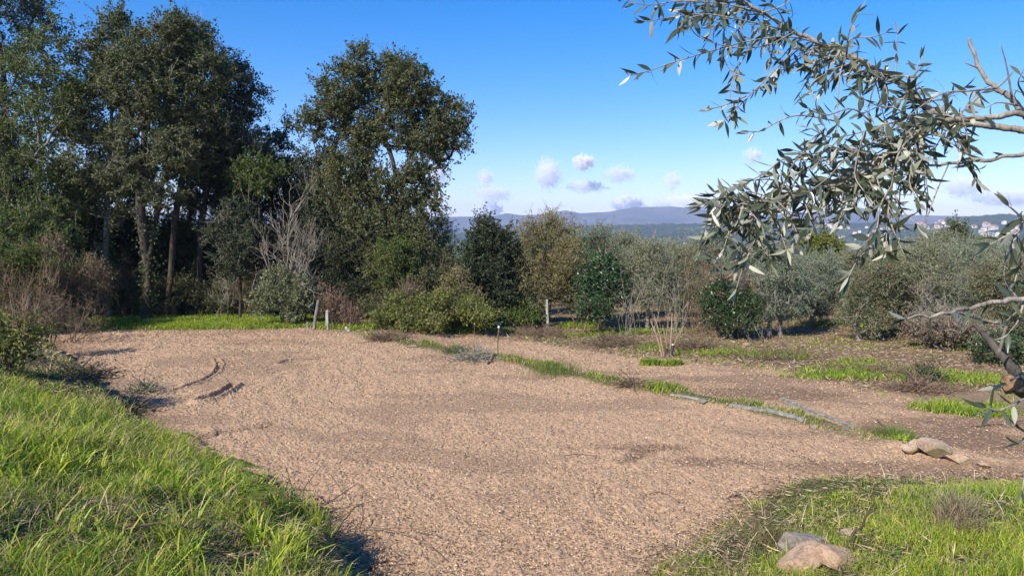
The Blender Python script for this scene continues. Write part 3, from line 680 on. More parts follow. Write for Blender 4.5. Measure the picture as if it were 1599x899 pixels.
# slim trunks among the big ones
for i, (px, D, top, lab, bk) in enumerate([(105, 28, 330, 'slender grey trunk left of the pale-trunked oak', 'bark_pale'), (140, 28.5, 300, 'thin leaning trunk just left of the pale-trunked oak', 'bark_dark'), (198, 29, 300, 'thin dark trunk between the pale and the thickest trunks', 'bark_dark'),
        (290, 29, 290, 'thin trunk between the leaning oak and the shoulder oak', 'bark_dark'), (345, 29.5, 300, 'slender pale trunk right of the shoulder oak trunk', 'bark_pale'), (5, 25.5, 300, 'pale slim trunk at the left edge above the brambles', 'bark_pale')]):
    tree('young_oak', lab, 'tree', px, D, [(px + 5, top, 30, 35), (px - 8, top + 45, 26, 30), (px + 12, top - 40, 30)], [[(px, None), (px - 3, 430), (px + 2, 360), (px + 5, top)]], n=55, seed=60 + i, leaf='oak', group='slim young oaks in the forest edge', tr=0.07, bark=bk)
# understorey in the forest edge
def bush(name, label, cat, px, D, lobes, leaf, n, seed, twig='twig_brown', stems=7, L=0.08, W=0.05, nl=12, nt=6, tl=0.35, group=None, bare=40, sr=0.02, spread=1.0, up=0.3):
    k = D / F; rng = np.random.default_rng(seed)
    tr = [[(px + rng.uniform(-.5, .5) * min(lobes[0][2], 30), None), (px + rng.uniform(-1, 1) * lobes[0][2] * 0.6, min(l[1] for l in lobes) + 30)] for _ in range(stems)]
    return tree(name, label, cat, px, D, lobes, tr, n=n, seed=seed, leaf=leaf, bark=twig, group=group, L=L, W=W, nt=nt, nl=nl, tl=tl, tr=sr, bare=bare, twig=twig, shell=0.4, spread=spread, up=up)
bush('evergreen_bush', 'grey-green bush at the foot of the bare grey tree', 'bush', 440, 24.4, [(440, 455, 34, 28), (412, 468, 22, 20), (466, 450, 26, 26), (430, 430, 20, 16), (455, 478, 30, 18)], 'olive', 130, 31, bare=60)
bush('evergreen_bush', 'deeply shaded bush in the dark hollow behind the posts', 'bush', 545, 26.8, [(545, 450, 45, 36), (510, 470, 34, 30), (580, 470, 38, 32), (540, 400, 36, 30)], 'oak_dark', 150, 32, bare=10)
bush('evergreen_bush', 'rich green ivy-like bush under the big lone oak', 'bush', 622, 24.8, [(615, 420, 30, 34), (640, 450, 30, 32), (600, 400, 18, 26), (632, 390, 24, 22)], 'oak_green', 130, 33, 'twig_brown', bare=10)
bush('evergreen_bush', 'dull green bush between the big lone oak and the slim grey-green tree', 'bush', 672, 25.2, [(665, 440, 30, 36), (685, 470, 30, 26), (655, 400, 24, 30), (690, 420, 20, 30)], 'oak', 130, 34, bare=30)
bush('bramble_bush', 'wide yellow-green bramble mound right of the dark hollow', 'bush', 650, 23.2, [(600, 497, 26, 13), (640, 488, 30, 18), (680, 482, 32, 20), (720, 486, 32, 20), (755, 492, 22, 12), (660, 503, 50, 10), (620, 478, 16, 14)], 'bramble', 260, 35, 'twig_brown', stems=12, nl=9, bare=130, L=0.075, W=0.06)
bush('bramble_bush', 'brown dry bramble tangle below the rich green bush', 'bush', 636, 23.9, [(638, 468, 20, 22), (622, 480, 16, 14), (655, 478, 18, 16)], 'brown_leaf', 60, 36, 'twig_brown', nl=4, bare=200)
bush('bramble_bush', 'brown bramble tangle right of the tilted wooden post', 'bush', 525, 23.6, [(515, 475, 16, 20), (535, 490, 20, 16), (550, 500, 16, 10), (505, 455, 10, 10)], 'brown_leaf', 60, 37, 'twig_red', nl=3, bare=150)
bush('bramble_bush', 'tawny twiggy bush at the foot of the dark evergreen tree', 'bush', 715, 24.2, [(712, 450, 18, 34), (700, 470, 18, 20), (735, 470, 18, 22)], 'willow', 80, 38, 'twig_brown', nl=6, bare=120)
# bare dead tree
def bare_tree(name, label, px, D, stems, seed, mat_, tr=0.05, n=90, lobes=None, group=None, bare=160, tl=0.5):
    return tree(name, label, 'tree', px, D, lobes, stems, n=n, seed=seed, bark=mat_, twig=mat_, nl=0, tr=tr, bare=bare, tl=tl, group=group, shell=0.5)
def branching(name, label, px, D, top, spread_px, seed, mat_, nst=5, r0=0.035, depth=4, group=None, wob=0.22, cat='tree', upk=0.25):
    """leafless tree: recursive forking limbs"""
    rng = np.random.default_rng(seed); x = (px - CX) / F * D; k = D / F; e = empty(name, (x, D, gz(x, D) - 0.05)); tag(e, label, cat, group)
    H = (P(px, top, D)[2] - gz(x, D)); g = Geo(); tw = Geo()
    def rec(p, d, L, r, lev):
        n = 5; pts = [p]
        for i in range(n):
            d = unit(d + rng.normal(0, wob, 3) + [0, 0, upk * 0.2]); pts.append(pts[-1] + d * L / n)
        pts = np.array(pts)
        V, Q = frustums(pts[:-1], pts[1:], np.linspace(r, r * 0.6, n + 1)[:-1], np.linspace(r, r * 0.6, n + 1)[1:], 5 if r > 0.01 else 3)
        (g if lev < 2 else tw).add(V, Q)
        if lev >= depth: return
        for c in range(rng.integers(3, 6)):
            i = rng.integers(2, n + 1); q = pts[i]
            rec(q, unit(d * 0.75 + rng.normal(0, 0.62, 3) + [0, 0, upk]), L * rng.uniform(0.45, 0.72), max(r * 0.55, 0.003), lev + 1)
    for s in range(nst):
        a = rng.uniform(-1, 1); sp_ = spread_px * k
        d = unit(np.array([a * sp_ * 0.9, rng.normal(0, 0.4) * sp_, H]))
        rec(np.array([rng.normal(0, 0.12), rng.normal(0, 0.1), 0]), d, H * rng.uniform(0.45, 0.7), r0 * rng.uniform(0.6, 1.1), 0)
    g.obj('trunk', M[mat_], e, smooth=True, attr=False); tw.obj('twigs', M[mat_], e, attr=False)
    return e
branching('bare_tree', 'leafless grey tree with tangled branches in front of the oaks', 440, 24.8, 300, 14, 33, 'twig_grey', 4, 0.036, 3, upk=0.38, wob=0.2)
branching('bare_tree', 'second leafless tree with paler stem right behind the tangled grey one', 478, 25.1, 335, 16, 34, 'twig_dead', 2, 0.03, 3, upk=.3)
branching('bare_sapling', 'reddish leafless sapling under the sunlit young oak', 378, 26.900000000000002, 400, 35, 9, 'twig_brown', 5, 0.02, 3, cat='sapling')
branching('bare_sapling', 'tawny leafless sapling left of the pale oak trunk', 120, 26.3, 385, 50, 10, 'twig_brown', 6, 0.02, 4, cat='sapling')
branching('bare_sapling', 'leafless twiggy sapling between the two tall dark trunks', 200, 26.7, 400, 40, 14, 'twig_brown', 5, 0.018, 3, cat='sapling')
branching('bare_sapling', 'leafless twiggy sapling right of the leaning oak foot', 340, 26.900000000000002, 420, 40, 15, 'twig_grey', 5, 0.018, 3, cat='sapling')
# left thicket on the bank
bush('thorn_bush', 'leafless red-brown thorn bush with pale stem at the field corner', 'bush', 30, 21.5, [(40, 470, 45, 40), (10, 445, 40, 34), (75, 450, 26, 26), (-15, 470, 45, 40)], 'bramble', 110, 41, 'twig_red', stems=9, nl=4, bare=380, L=0.05, W=0.03, sr=0.03, tl=0.4)
branching('thorn_bush', 'bent pale brown thorn stems at the end of the bank', 66, 17.6, 455, 45, 16, 'twig_brown', 6, 0.03, 4, cat='bush', wob=0.3)
bush('bramble_bush', 'green bramble patch high on the left edge of the thicket', 'bush', 35, 21.8, [(45, 405, 34, 22), (10, 430, 36, 24), (70, 420, 24, 16), (-20, 400, 40, 30)], 'oak_green', 130, 42, 'twig_red', bare=150)
bush('bramble_bush', 'low bluish-green bramble leaves on the bank at the left edge', 'bush', 12, 11.5, [(5, 535, 30, 16), (38, 530, 22, 12), (-10, 548, 30, 14), (20, 516, 22, 12)], 'bramble', 34, 43, 'twig_red', bare=90, L=0.06, W=0.045)
bush('bramble_bush', 'brown bramble heap between the thorn bush and the forest', 'bush', 108, 23.5, [(110, 455, 36, 36), (80, 420, 30, 36), (130, 480, 26, 20), (60, 400, 40, 26), (150, 440, 26, 40)], 'brown_leaf', 160, 44, 'twig_brown', nl=5, bare=420)
branching('bramble_canes', 'arching dry canes reaching over the field corner', 105, 20.5, 440, 90, 17, 'twig_brown', 8, 0.018, 3, cat='bush', wob=0.35, upk=0.0)
# middle trees
GM = 'trees along the far side of the lower field'
tree('cypress_tree', 'slim pointed grey-green tree just right of the big oak', 'tree', 693, 27, [(693, 375, 11, 18), (692, 410, 18, 26), (695, 450, 24, 34), (690, 350, 5, 12), (705, 430, 16, 20)], n=110, seed=51, leaf='olive', group=GM, tr=0.07, L=0.08, W=0.04)
tree('evergreen_tree', 'dark blue-green tree standing against the pale mountains', 'tree', 768, 25.5, [(765, 362, 22, 20), (748, 390, 28, 30), (785, 385, 26, 30), (735, 425, 28, 34), (775, 430, 36, 38), (800, 420, 22, 30), (755, 465, 34, 26), (790, 470, 26, 22), (752, 350, 10, 10)], n=260, seed=52, leaf='oak_dark', group=GM, tr=0.10, bare=50, twig='bark_dark')
tree('olive_tree', 'tall tawny tree with narrow leaves behind the grey fence post', 'tree', 852, 25.5, [(830, 365, 20, 26), (858, 362, 22, 26), (885, 375, 20, 26), (835, 405, 32, 30), (875, 410, 32, 32), (850, 445, 42, 34), (890, 455, 24, 26), (815, 440, 20, 26), (862, 345, 12, 10)], [[(850, None), (847, 470), (838, 425), (830, 380)], [(853, None), (862, 450), (872, 400)]], n=260, seed=53, leaf='willow', bark='bark_dark', group=GM, tr=0.09, L=0.085, W=0.028, bare=150, nl=13, twig='twig_brown')
tree('olive_tree', 'greyish tree with feathery top right of the tawny one', 'tree', 925, 28, [(935, 375, 16, 20), (915, 395, 26, 26), (950, 398, 22, 24), (905, 430, 28, 30), (960, 430, 20, 30), (938, 360, 6, 10), (895, 385, 18, 20)], n=190, seed=54, leaf='olive_grey', group=GM, tr=0.08, L=0.085, W=0.03, bare=130, twig='twig_brown')
tree('laurel_tree', 'glossy deep green rounded tree under the feathery grey one', 'tree', 938, 24.8, [(938, 430, 24, 24), (922, 450, 20, 20), (956, 448, 20, 22), (938, 466, 26, 16), (945, 412, 14, 12)], n=130, seed=55, leaf='laurel', group=GM, tr=0.06, L=0.10, W=0.06, nl=14)
bush('laurel_bush', 'low green sprouts below the glossy rounded tree', 'bush', 920, 23.5, [(915, 488, 16, 8), (938, 484, 14, 8)], 'laurel', 30, 56, bare=5)
bush('weed_patch', 'bright green leafy weeds in the shade beside the tawny tree', 'weeds', 815, 25.0, [(805, 492, 14, 6), (825, 494, 16, 5)], 'oak_green', 40, 57, bare=0, L=0.09, W=0.06)
proto_ol = tree('olive_tree', 'pale olive with light trunk at the left end of the grove', 'tree', 1012, 25, [(1005, 400, 24, 20), (985, 425, 22, 26), (1030, 420, 26, 26), (1005, 455, 34, 26), (1045, 450, 18, 26), (1020, 395, 16, 14)], n=170, seed=58, leaf='olive', bark='bark_olive', group='olive trees in the grove', tr=0.08, L=0.08, W=0.026, nl=14, bare=90, twig='twig_grey', up=0.15)
def shoots(name, label, px, D, x0, x1, top, n, seed, mt, cat='shoots', leafm=None):
    rng = np.random.default_rng(seed); k = D / F; x = (px - CX) / F * D; e = empty(name, (x, D, gz(x, D) - 0.03)); tag(e, label, cat)
    g = Geo(); H = P(px, top, D)[2] - gz(x, D); lv = Geo()
    for i in range(n):
        bx = rng.uniform(x0 - px, x1 - px) * k; by = rng.normal(0, 0.25); h = H * rng.uniform(0.5, 1.05)
        by *= 2.5; pts = spline([[bx, by, 0], [bx + rng.normal(0, .14), by, h * .5], [bx + rng.normal(0, 0.35), by + rng.normal(0, .1), h]], 6)
        V, Q = frustums(pts[:-1], pts[1:], np.linspace(.009, .003, 6)[:-1], np.linspace(.009, .003, 6)[1:], 4); g.add(V, Q)
        m_ = rng.integers(4, 9); q = pts[rng.integers(2, 6, m_)]; d = unit(rng.normal(size=(m_, 3)) * 0.5 + [0, 0, 0.9]); V, Q = frustums(q, q + d * rng.uniform(.15, .5, (m_, 1)), np.full(m_, .005), np.full(m_, .0025), 3); g.add(V, Q)
        if leafm: 
            a = pts[rng.integers(1, 6, 14)] + rng.normal(0, .08, (14, 3)); V, Q = leaves(a, rng.normal(size=a.shape), np.full(14, .06), np.full(14, .03), rng); lv.add(V, Q)
    g.obj('stems', M[mt], e, attr=False)
    if leafm: lv.obj('foliage', M[leafm], e, attr=False)
    return e
shoots('bare_shoots', 'tall bare light brown shoots left of the dark bush with reddish top', 1095, 24.5, 1066, 1128, 372, 60, 70, 'twig_brown')
shoots('bare_shoots', 'thin grey shoots with sparse leaves in front of the pale grove olive', 1020, 23.0, 960, 1075, 410, 26, 71, 'twig_grey', leafm='olive')
shoots('bare_shoots', 'dry yellowish shoots beside the dark bush with reddish top', 1185, 22.5, 1165, 1205, 468, 12, 72, 'twig_grey')
bush('evergreen_bush', 'dark green bush with a reddish dry top in front of the grove', 'bush', 1136, 22.8, [(1136, 480, 38, 24), (1112, 465, 20, 18), (1160, 478, 26, 26), (1130, 455, 26, 14), (1140, 500, 40, 14)], 'laurel', 190, 73, 'twig_red', bare=50, nl=11)
bush('dry_bush', 'reddish brown dried crown over the dark green bush', 'bush', 1148, 23.1, [(1145, 446, 24, 11), (1168, 455, 16, 12), (1120, 442, 12, 7)], 'brown_leaf', 60, 74, 'twig_red', bare=90, nl=7)
GV = 'olive trees in the grove'
o1 = tree('olive_tree', 'blue-grey olive with straight pale trunk above a dark shadow', 'tree', 1221, 23.2, [(1215, 425, 34, 24), (1190, 450, 26, 24), (1245, 445, 30, 28), (1220, 475, 40, 22), (1205, 402, 20, 16), (1240, 410, 20, 16)], [[(1221, None), (1222, 500), (1218, 455), (1222, 420)], [(1203, None), (1204, 500), (1200, 470), (1190, 440)]], n=210, seed=81, leaf='olive_grey', bark='bark_olive', group=GV, tr=0.085, L=0.075, W=0.025, nl=16, bare=60, up=0.05)
o2 = tree('olive_tree', 'blue-grey olive with leaning trunk by the dirt path', 'tree', 1266, 25.5, [(1270, 420, 34, 28), (1290, 450, 30, 30), (1255, 450, 32, 30), (1278, 480, 30, 20), (1300, 415, 16, 18)], [[(1264, None), (1268, 490), (1272, 455), (1274, 420)]], n=190, seed=82, leaf='olive_grey', bark='bark_olive', group=GV, tr=0.08, L=0.08, W=0.026, nl=15, bare=50, up=0.05)
o3 = tree('olive_tree', 'grey olive with crooked pale trunk right of the dirt path', 'tree', 1342, 22.3, [(1345, 455, 30, 28), (1365, 435, 34, 30), (1380, 470, 30, 28), (1330, 490, 22, 20), (1360, 500, 36, 18), (1390, 430, 26, 26)], [[(1344, None), (1342, 525), (1332, 500), (1348, 460)]], n=200, seed=83, leaf='olive', bark='bark_olive', group=GV, tr=0.09, L=0.075, W=0.025, nl=15, bare=160, up=0.1, twig='twig_brown')
tree('broadleaf_tree', 'yellow-green tree rising behind the blue-grey olives', 'tree', 1282, 34, [(1280, 375, 22, 14), (1262, 390, 20, 16), (1300, 388, 18, 16), (1280, 410, 30, 20)], n=130, seed=84, leaf='lime', tr=0.08, L=0.12, W=0.08)
tree('evergreen_tree', 'lone dark green tree standing before the distant village', 'tree', 1490, 52, [(1488, 362, 11, 14), (1480, 385, 18, 18), (1500, 385, 18, 18), (1490, 405, 28, 16), (1520, 400, 12, 10)], n=150, seed=85, leaf='oak', tr=0.14, L=0.17, W=0.11, tl=0.8, spread=1.6)
specs = [(1420, 24.5, .4, .98, 'grey olive right of the crooked-trunked one'), (1450, 22.0, 2.2, 1.0, 'brownish olive behind the thin horizontal spray'), (1500, 25.0, 1.0, 1.08, 'olive behind the right part of the thin horizontal spray'),
         (1545, 22.0, 5.1, 1.02, 'olive above the second green strip near the right edge'), (1595, 24.5, 3.3, 1.08, 'olive at the right edge behind the mottled branch'), (1390, 29.0, 2.9, 1.1, 'olive between the crooked one and the lone dark tree'),
         (1455, 31.0, 0.2, 1.2, 'olive in the back row under the lone dark tree'), (1540, 31.0, 4.4, 1.2, 'olive in the back row near the right edge'), (1330, 30.0, 4.0, 1.0, 'olive in the back row behind the dirt path'),
         (1160, 28.0, 5.5, 1.1, 'olive behind the dark bush with the reddish top'), (1060, 29.5, 1.6, 1.15, 'olive behind the tall bare shoots'), (980, 30.0, 3.9, 1.15, 'olive behind the deep green rounded tree'), (1105, 33.0, 2.5, 1.25, 'olive in the back row between bare shoots and the dark bush'),
         (1210, 31.0, 0.8, 1.15, 'olive right behind the straight pale trunk'), (1650, 22.5, 0.8, 1.1, 'olive half cut off by the right edge')]
for i, (px, D, rz, sc, lab) in enumerate(specs):
    src = (o3, proto_ol, o1, o3, o2)[i % 5]
    copy_tree(src, px, D, rz, sc * 0.98, lab)
branching('bare_tree', 'leafless grey branches mixed into the olives near the right edge', 1470, 21.5, 410, 110, 21, 'twig_grey', 6, 0.03, 4, wob=0.3, upk=0.1)
branching('bare_tree', 'leafless brown tree between the back-row olives', 1420, 23.5, 420, 80, 22, 'twig_brown', 6, 0.025, 4, wob=0.3, upk=0.15)
branching('bare_tree', 'leafless brown twiggy tree beside the tawny tree', 905, 25.5, 380, 40, 23, 'twig_brown', 4, 0.02, 4)
bush('dry_bush', 'low tan dry bush under the olives near the right edge', 'bush', 1480, 20.5, [(1475, 515, 45, 16), (1520, 520, 36, 14), (1440, 510, 30, 14)], 'brown_leaf', 110, 86, 'twig_grey', nl=5, bare=250)
bush('leafy_weeds', 'dark green leafy weeds on the second green strip at the right', 'weeds', 1560, 18.3, [(1555, 545, 30, 12), (1590, 550, 26, 14), (1530, 552, 20, 8)], 'laurel', 60, 87, bare=20, nl=8)
bush('sprout_bush', 'dark tuft of shoots beside the brushwood at the grove corner', 'bush', 1439, 16.0, [(1439, 596, 12, 6), (1455, 600, 8, 4)], 'laurel', 22, 88, bare=20, L=0.05, W=0.03)
# woods that read as one mass: forest interior and the far olive country
rng = np.random.default_rng(90)
def mass(name, label, boxes, leaf, twigm, L, W, seed, tw_share=0.35):
    rng = np.random.default_rng(seed); c = Geo(); tw = Geo()
    for (x0, x1, D0, D1, top, n, spr) in boxes:
        px = rng.uniform(x0, x1, n); D = rng.uniform(D0, D1, n); X = (px - CX) / F * D; gzv = hz(X, D)
        topz = EYE + (365 - (top + 14 * (vnoise(px / 23, D * 0 + seed, seed) - 0.5) * 2)) / F * D
        u = rng.random(n) ** 0.8; Zc = gzv + 0.1 + u * np.maximum(topz - gzv, 0.3)
        T = np.stack([X, D, Zc], 1)
        sprays(c, tw if twigm else None, T, rng, 6, 0.5 * spr, 11, L * spr, W * spr, 0.35, 0.007 * spr, spr)
    o = c.obj(name, M[leaf], attr=False); tag(o, label, name.replace('_', ' '), kind='stuff')
    if twigm and tw.n: q = tw.obj('twigs', M[twigm], o, attr=False); q['kind'] = 'stuff'
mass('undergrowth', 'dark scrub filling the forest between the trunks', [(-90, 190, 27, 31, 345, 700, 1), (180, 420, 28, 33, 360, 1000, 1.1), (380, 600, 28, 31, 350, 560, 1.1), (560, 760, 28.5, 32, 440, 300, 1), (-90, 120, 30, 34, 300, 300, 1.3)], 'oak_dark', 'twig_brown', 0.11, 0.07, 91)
mass('forest_scrub', 'brown twiggy scrub along the front of the forest', [(100, 420, 26.9, 28.4, 445, 330, 0.9), (-40, 160, 23, 26, 420, 200, 0.9), (560, 780, 24.5, 26.5, 468, 160, 0.9)], 'oak', 'twig_brown', 0.075, 0.045, 92)
mass('olive_country', 'hazy grey-green olive and scrub country beyond the grove', [(640, 1700, 34, 44, 418, 620, 1.5), (640, 1700, 44, 62, 402, 620, 2.0), (640, 1750, 62, 95, 394, 560, 3.2), (600, 1800, 95, 150, 388, 500, 5.0)], 'olive_grey', 'twig_brown', 0.10, 0.05, 93)
mass('dry_thicket', 'brown winter thicket along the back of the grove', [(960, 1250, 33, 42, 392, 170, 1.5), (1380, 1700, 34, 48, 398, 230, 1.7)], 'willow', 'twig_red', 0.06, 0.03, 94)
# ================================================================== GRASS, SOIL CRUMBS, STONES, POSTS, STICKS
def blades(g, X, Y, H, Wd, bend, col, rng, z0=None):
    n = len(X)
    if n == 0: return
    Z = (hz(X, Y) if z0 is None else z0) - 0.015
    th = rng.uniform(0, 2 * np.pi, n); lean = rng.normal(0, bend, (n, 2)) * H[:, None]; lean[:, 0] += 0.08 * H
    wx = np.cos(th) * Wd * 0.5; wy = np.sin(th) * Wd * 0.5
    def ring(f, hf, wf):
        c = np.stack([X + lean[:, 0] * f, Y + lean[:, 1] * f, Z + H * hf], 1); w_ = np.stack([wx * wf, wy * wf, 0 * wx], 1)
        return c - w_, c + w_
    a0, a1 = ring(0, 0, 1); b0, b1 = ring(0.22, 0.45, 0.9); c0, c1 = ring(0.62, 0.8, 0.6); tip = np.stack([X + lean[:, 0] * 1.15, Y + lean[:, 1] * 1.15, Z + H * (1.0 - 0.12 * np.abs(lean).sum(1) / (H + 1e-6))], 1)
    V = np.stack([a0, a1, b0, b1, c0, c1, tip], 1).reshape(-1, 3); b = (np.arange(n) * 7)[:, None]
    s0 = g.n; cc = np.repeat(col, 7, 0)
    g.add(V, np.concatenate([b + [[0, 1, 3, 2]], b + [[2, 3, 5, 4]]]), cc); g.F[3].append(b + [[4, 5, 6]] + s0)
PAL = np.array([(0.42, 0.50, 0.055), (0.30, 0.41, 0.045), (0.16, 0.27, 0.035), (0.56, 0.55, 0.10), (0.58, 0.48, 0.24), (0.11, 0.19, 0.045)])
def palette(X, Y, rng, wts, dry=None):
    n = len(X); w_ = np.tile(np.array(wts, float), (n, 1)); p = fbm(X * 1.6, Y * 1.6, 202, 3)
    w_[:, 0] *= 0.3 + 2.2 * p; w_[:, 2] *= 2.2 * (1 - p); w_[:, 3] *= 3 * p * p
    if dry is not None: w_[:, 4] *= 1 + dry * 6; w_[:, 0] *= 1 - dry * 0.7; w_[:, 1] *= 1 - dry * 0.5
    c = np.cumsum(w_ / w_.sum(1, keepdims=True), 1); k = (rng.random(n)[:, None] > c).sum(1).clip(0, 5)
    return PAL[k] * rng.uniform(0.8, 1.2, (n, 1))
rng = np.random.default_rng(101)
def polar(n, r0, r1, a0, a1, rng):
    r = np.exp(rng.uniform(math.log(r0), math.log(r1), n)); a = np.radians(rng.uniform(a0, a1, n)); return r * np.sin(a), r * np.cos(a), r
def bushclear(X, Y): return np.ones(len(X), bool)
gg = Geo()
# left bank
X, Y, r = polar(270000, 2.0, 24, -47, 12, rng)
s = sdist(X, Y, BANK); cl = fbm(X * 2.6, Y * 2.6, 211, 3); tall = sstep(0.35, 0.65, fbm(X * 0.9, Y * 0.9, 212, 2))
band = np.exp(-((Y - 8.4) / 2.3) ** 2)                       # lush belt along the upper bank
keep = (s > -0.12 + (cl - .5) * 0.4) & (rng.random(len(X)) < np.clip(0.04 + 2.8 * (cl - 0.46) + 0.6 * band, 0.02, 1) * (0.62 + 0.38 * sstep(4.5, 7.5, r))) & (X < 1.0)
X, Y, r, s, cl, tall, band = [q[keep] for q in (X, Y, r, s, cl, tall, band)]
dry = np.clip(sstep(0.5, 0.72, fbm(X * 0.8 + 9, Y * 0.8, 214, 3)) * 0.9 + sstep(10.0, 13.5, Y) * 0.8, 0, 1) * (1 - 0.75 * band)
H = (0.03 + 0.08 * cl + 0.08 * band + 0.05 * tall) * rng.uniform(0.5, 1.45, len(X))
blades(gg, X, Y, H, 0.0042 * np.maximum(1, r / 4.2) * rng.uniform(0.6, 1.5, len(X)), 0.62, palette(X, Y, rng, [1, 1, .7, .8, .7, .3], dry), rng)
# scattered long blades in tussocks near the camera
for _ in range(260):
    a = math.radians(rng.uniform(-46, -5)); rr_ = rng.uniform(2.2, 8.5); cx, cy = rr_ * math.sin(a), rr_ * math.cos(a)
    if sdist(np.array([cx]), np.array([cy]), BANK)[0] < 0.1: continue
    n = rng.integers(14, 46); X = cx + rng.normal(0, .05, n); Y = cy + rng.normal(0, .05, n)
    blades(gg, X, Y, rng.uniform(.10, .30, n), rng.uniform(.006, .012, n) * max(1, rr_ / 4), 0.55, PAL[rng.choice(6, n, p=[.36, .27, .1, .2, .05, .02])] * rng.uniform(.8, 1.2, (n, 1)), rng)
# right foreground
X, Y, r = polar(210000, 3.5, 11, 4, 46, rng); s = sdist(X, Y, BANK); cl = fbm(X * 2.4, Y * 2.4, 221, 3)
dist_r = np.hypot((X - 2.75), (Y - 7.1)) 
keep = (s > -0.2 + (cl - .5) * 0.9) & (rng.random(len(X)) < np.clip(0.10 + 2.5 * (cl - 0.43) + 0.35 * sstep(0.3, 1.2, s), 0.03, 1)) & (X > 0.9)
X, Y, r, s, cl = [q[keep] for q in (X, Y, r, s, cl)]; dry = sstep(0.5, 0.7, fbm(X * 1.1, Y * 1.1, 222, 3)) * 0.8 * (1 - sstep(.8, 2.4, s) * .5)
H = (0.025 + 0.06 * cl + 0.05 * sstep(0.4, 2.0, s)) * rng.uniform(0.5, 1.4, len(X))
blades(gg, X, Y, H, 0.0048 * np.maximum(1, r / 5) * rng.uniform(0.6, 1.4, len(X)), 0.35, palette(X, Y, rng, [1.3, 1, .35, 1.2, .3, .12], dry), rng)
tag(gg.obj('grass', M['grass']), 'bright green grass on the left bank and the right foreground', 'grass', kind='stuff')
# strips beyond the field and the green ridge between the two fields
gg = Geo()
for (cx, cy, a, b, ro) in GREENS:
    n = int(min(24000, 1500 + 1900 * a * b)); q = np.sqrt(rng.random(n)) * 1.12; t_ = rng.uniform(0, 2 * np.pi, n)
    u, v = q * np.cos(t_) * a, q * np.sin(t_) * b; c_, s_ = math.cos(ro), math.sin(ro); X = cx + u * c_ - v * s_; Y = cy + u * s_ + v * c_
    k = (rng.random(n) < greenness(X, Y) ** 1.5); X, Y = X[k], Y[k]; cl = fbm(X * 2, Y * 2, 231, 2)
    blades(gg, X, Y, (0.05 + 0.16 * cl) * rng.uniform(.5, 1.4, len(X)), 0.018 * rng.uniform(.6, 1.4, len(X)), 0.4, palette(X, Y, rng, [1.2, 1.6, .9, .4, .25, .3]), rng)
n = 42000; px = rng.uniform(560, 1660, n); D_ = np.exp(rng.uniform(math.log(14), math.log(34), n)); X = (px - CX) / F * D_; Y = D_; cl = fbm(X * .9, Y * 1.3, 261, 3); k = (sdist(X, Y, FIELD_B) < 0.5) & (ridge_side(X, Y) > .3) & (rng.random(n) < np.clip((cl - .44) * 5, 0.02, 1)); X, Y = X[k], Y[k]
blades(gg, X, Y, 0.09 * rng.uniform(.4, 1.5, len(X)), 0.016 * rng.uniform(.6, 1.4, len(X)), 0.45, palette(X, Y, rng, [1.2, 1.3, .8, .5, .8, .3]), rng)
n = 20000; ti = rng.random(n) ** 1.25; rp = spline([(*p, 0) for p in RIDGE[:-2]], 300); q = rp[(ti * 270 + 8).astype(int)]
X = q[:, 0] + rng.normal(0, 0.15, n); Y = q[:, 1] + rng.normal(0, 0.13, n); cl = fbm(X * 2.2, Y * 2.2, 241, 3); k = rng.random(n) < np.clip((cl - 0.36) * 4, 0.02, 1); X, Y, cl = X[k], Y[k], cl[k]
blades(gg, X, Y, (0.03 + 0.20 * (cl - .3).clip(0)) * rng.uniform(.5, 1.5, len(X)), 0.012 * rng.uniform(.6, 1.4, len(X)), 0.45, palette(X, Y, rng, [.6, .8, 1.0, .4, .7, .5], (fbm(X, Y, 242, 2) > .5) * .9), rng)
tag(gg.obj('grass', M['grass']), 'green grass strips round the far edges of the fields and on the low ridge', 'grass', kind='stuff')
# flat-lying thatch and low weeds on the bank
gg = Geo()
X, Y, r = polar(170000, 2.0, 20, -47, 46, rng); s = sdist(X, Y, BANK); k = (s > -0.35) & (rng.random(len(X)) < 0.75); X, Y, r = X[k], Y[k], r[k]; n = len(X)
D = unit(np.stack([rng.normal(size=n), rng.normal(size=n), rng.normal(0, .22, n)], 1)); Pn = np.stack([X, Y, hz(X, Y) + rng.uniform(0.0, .045, n)], 1)
cs = np.array([(0.36, 0.27, 0.16), (0.20, 0.13, 0.08), (0.46, 0.37, 0.22), (0.10, 0.07, 0.045)])[rng.integers(0, 4, n)]
V, Q = leaves(Pn, D, rng.uniform(.04, .17, n), rng.uniform(.003, .007, n) * np.maximum(1, r / 4), rng, .1); gg.add(V, Q, np.repeat(cs, 4, 0))
tag(gg.obj('dead_grass', M['litter']), 'dry straw and dead grass matted between the green blades', 'dead grass', kind='stuff')
gg = Geo()
X, Y, r = polar(15000, 2.2, 16, -47, 46, rng); s = sdist(X, Y, BANK); k = (s > -.1) & (fbm(X * 1.5, Y * 1.5, 281, 3) > .5); X, Y, r = X[k], Y[k], r[k]; n = len(X)
blades(gg, X, Y, rng.uniform(.06, .24, n), .0028 * np.maximum(1, r / 3.5) * rng.uniform(.7, 1.4, n), .9, np.array([(.46, .37, .23), (.34, .24, .15), (.55, .46, .3), (.22, .15, .1)])[rng.integers(0, 4, n)], rng)
tag(gg.obj('dry_stalks', M['litter']), 'thin brown dry stalks standing and leaning among the green grass', 'dry stalks', kind='stuff')
gg = Geo()
X, Y, r = polar(52000, 2.0, 12, -47, 46, rng); s = sdist(X, Y, BANK); cl = fbm(X * 3, Y * 3, 251, 2); k = (s > 0.0) & (cl > 0.47); X, Y, r = X[k], Y[k], r[k]; n = len(X)
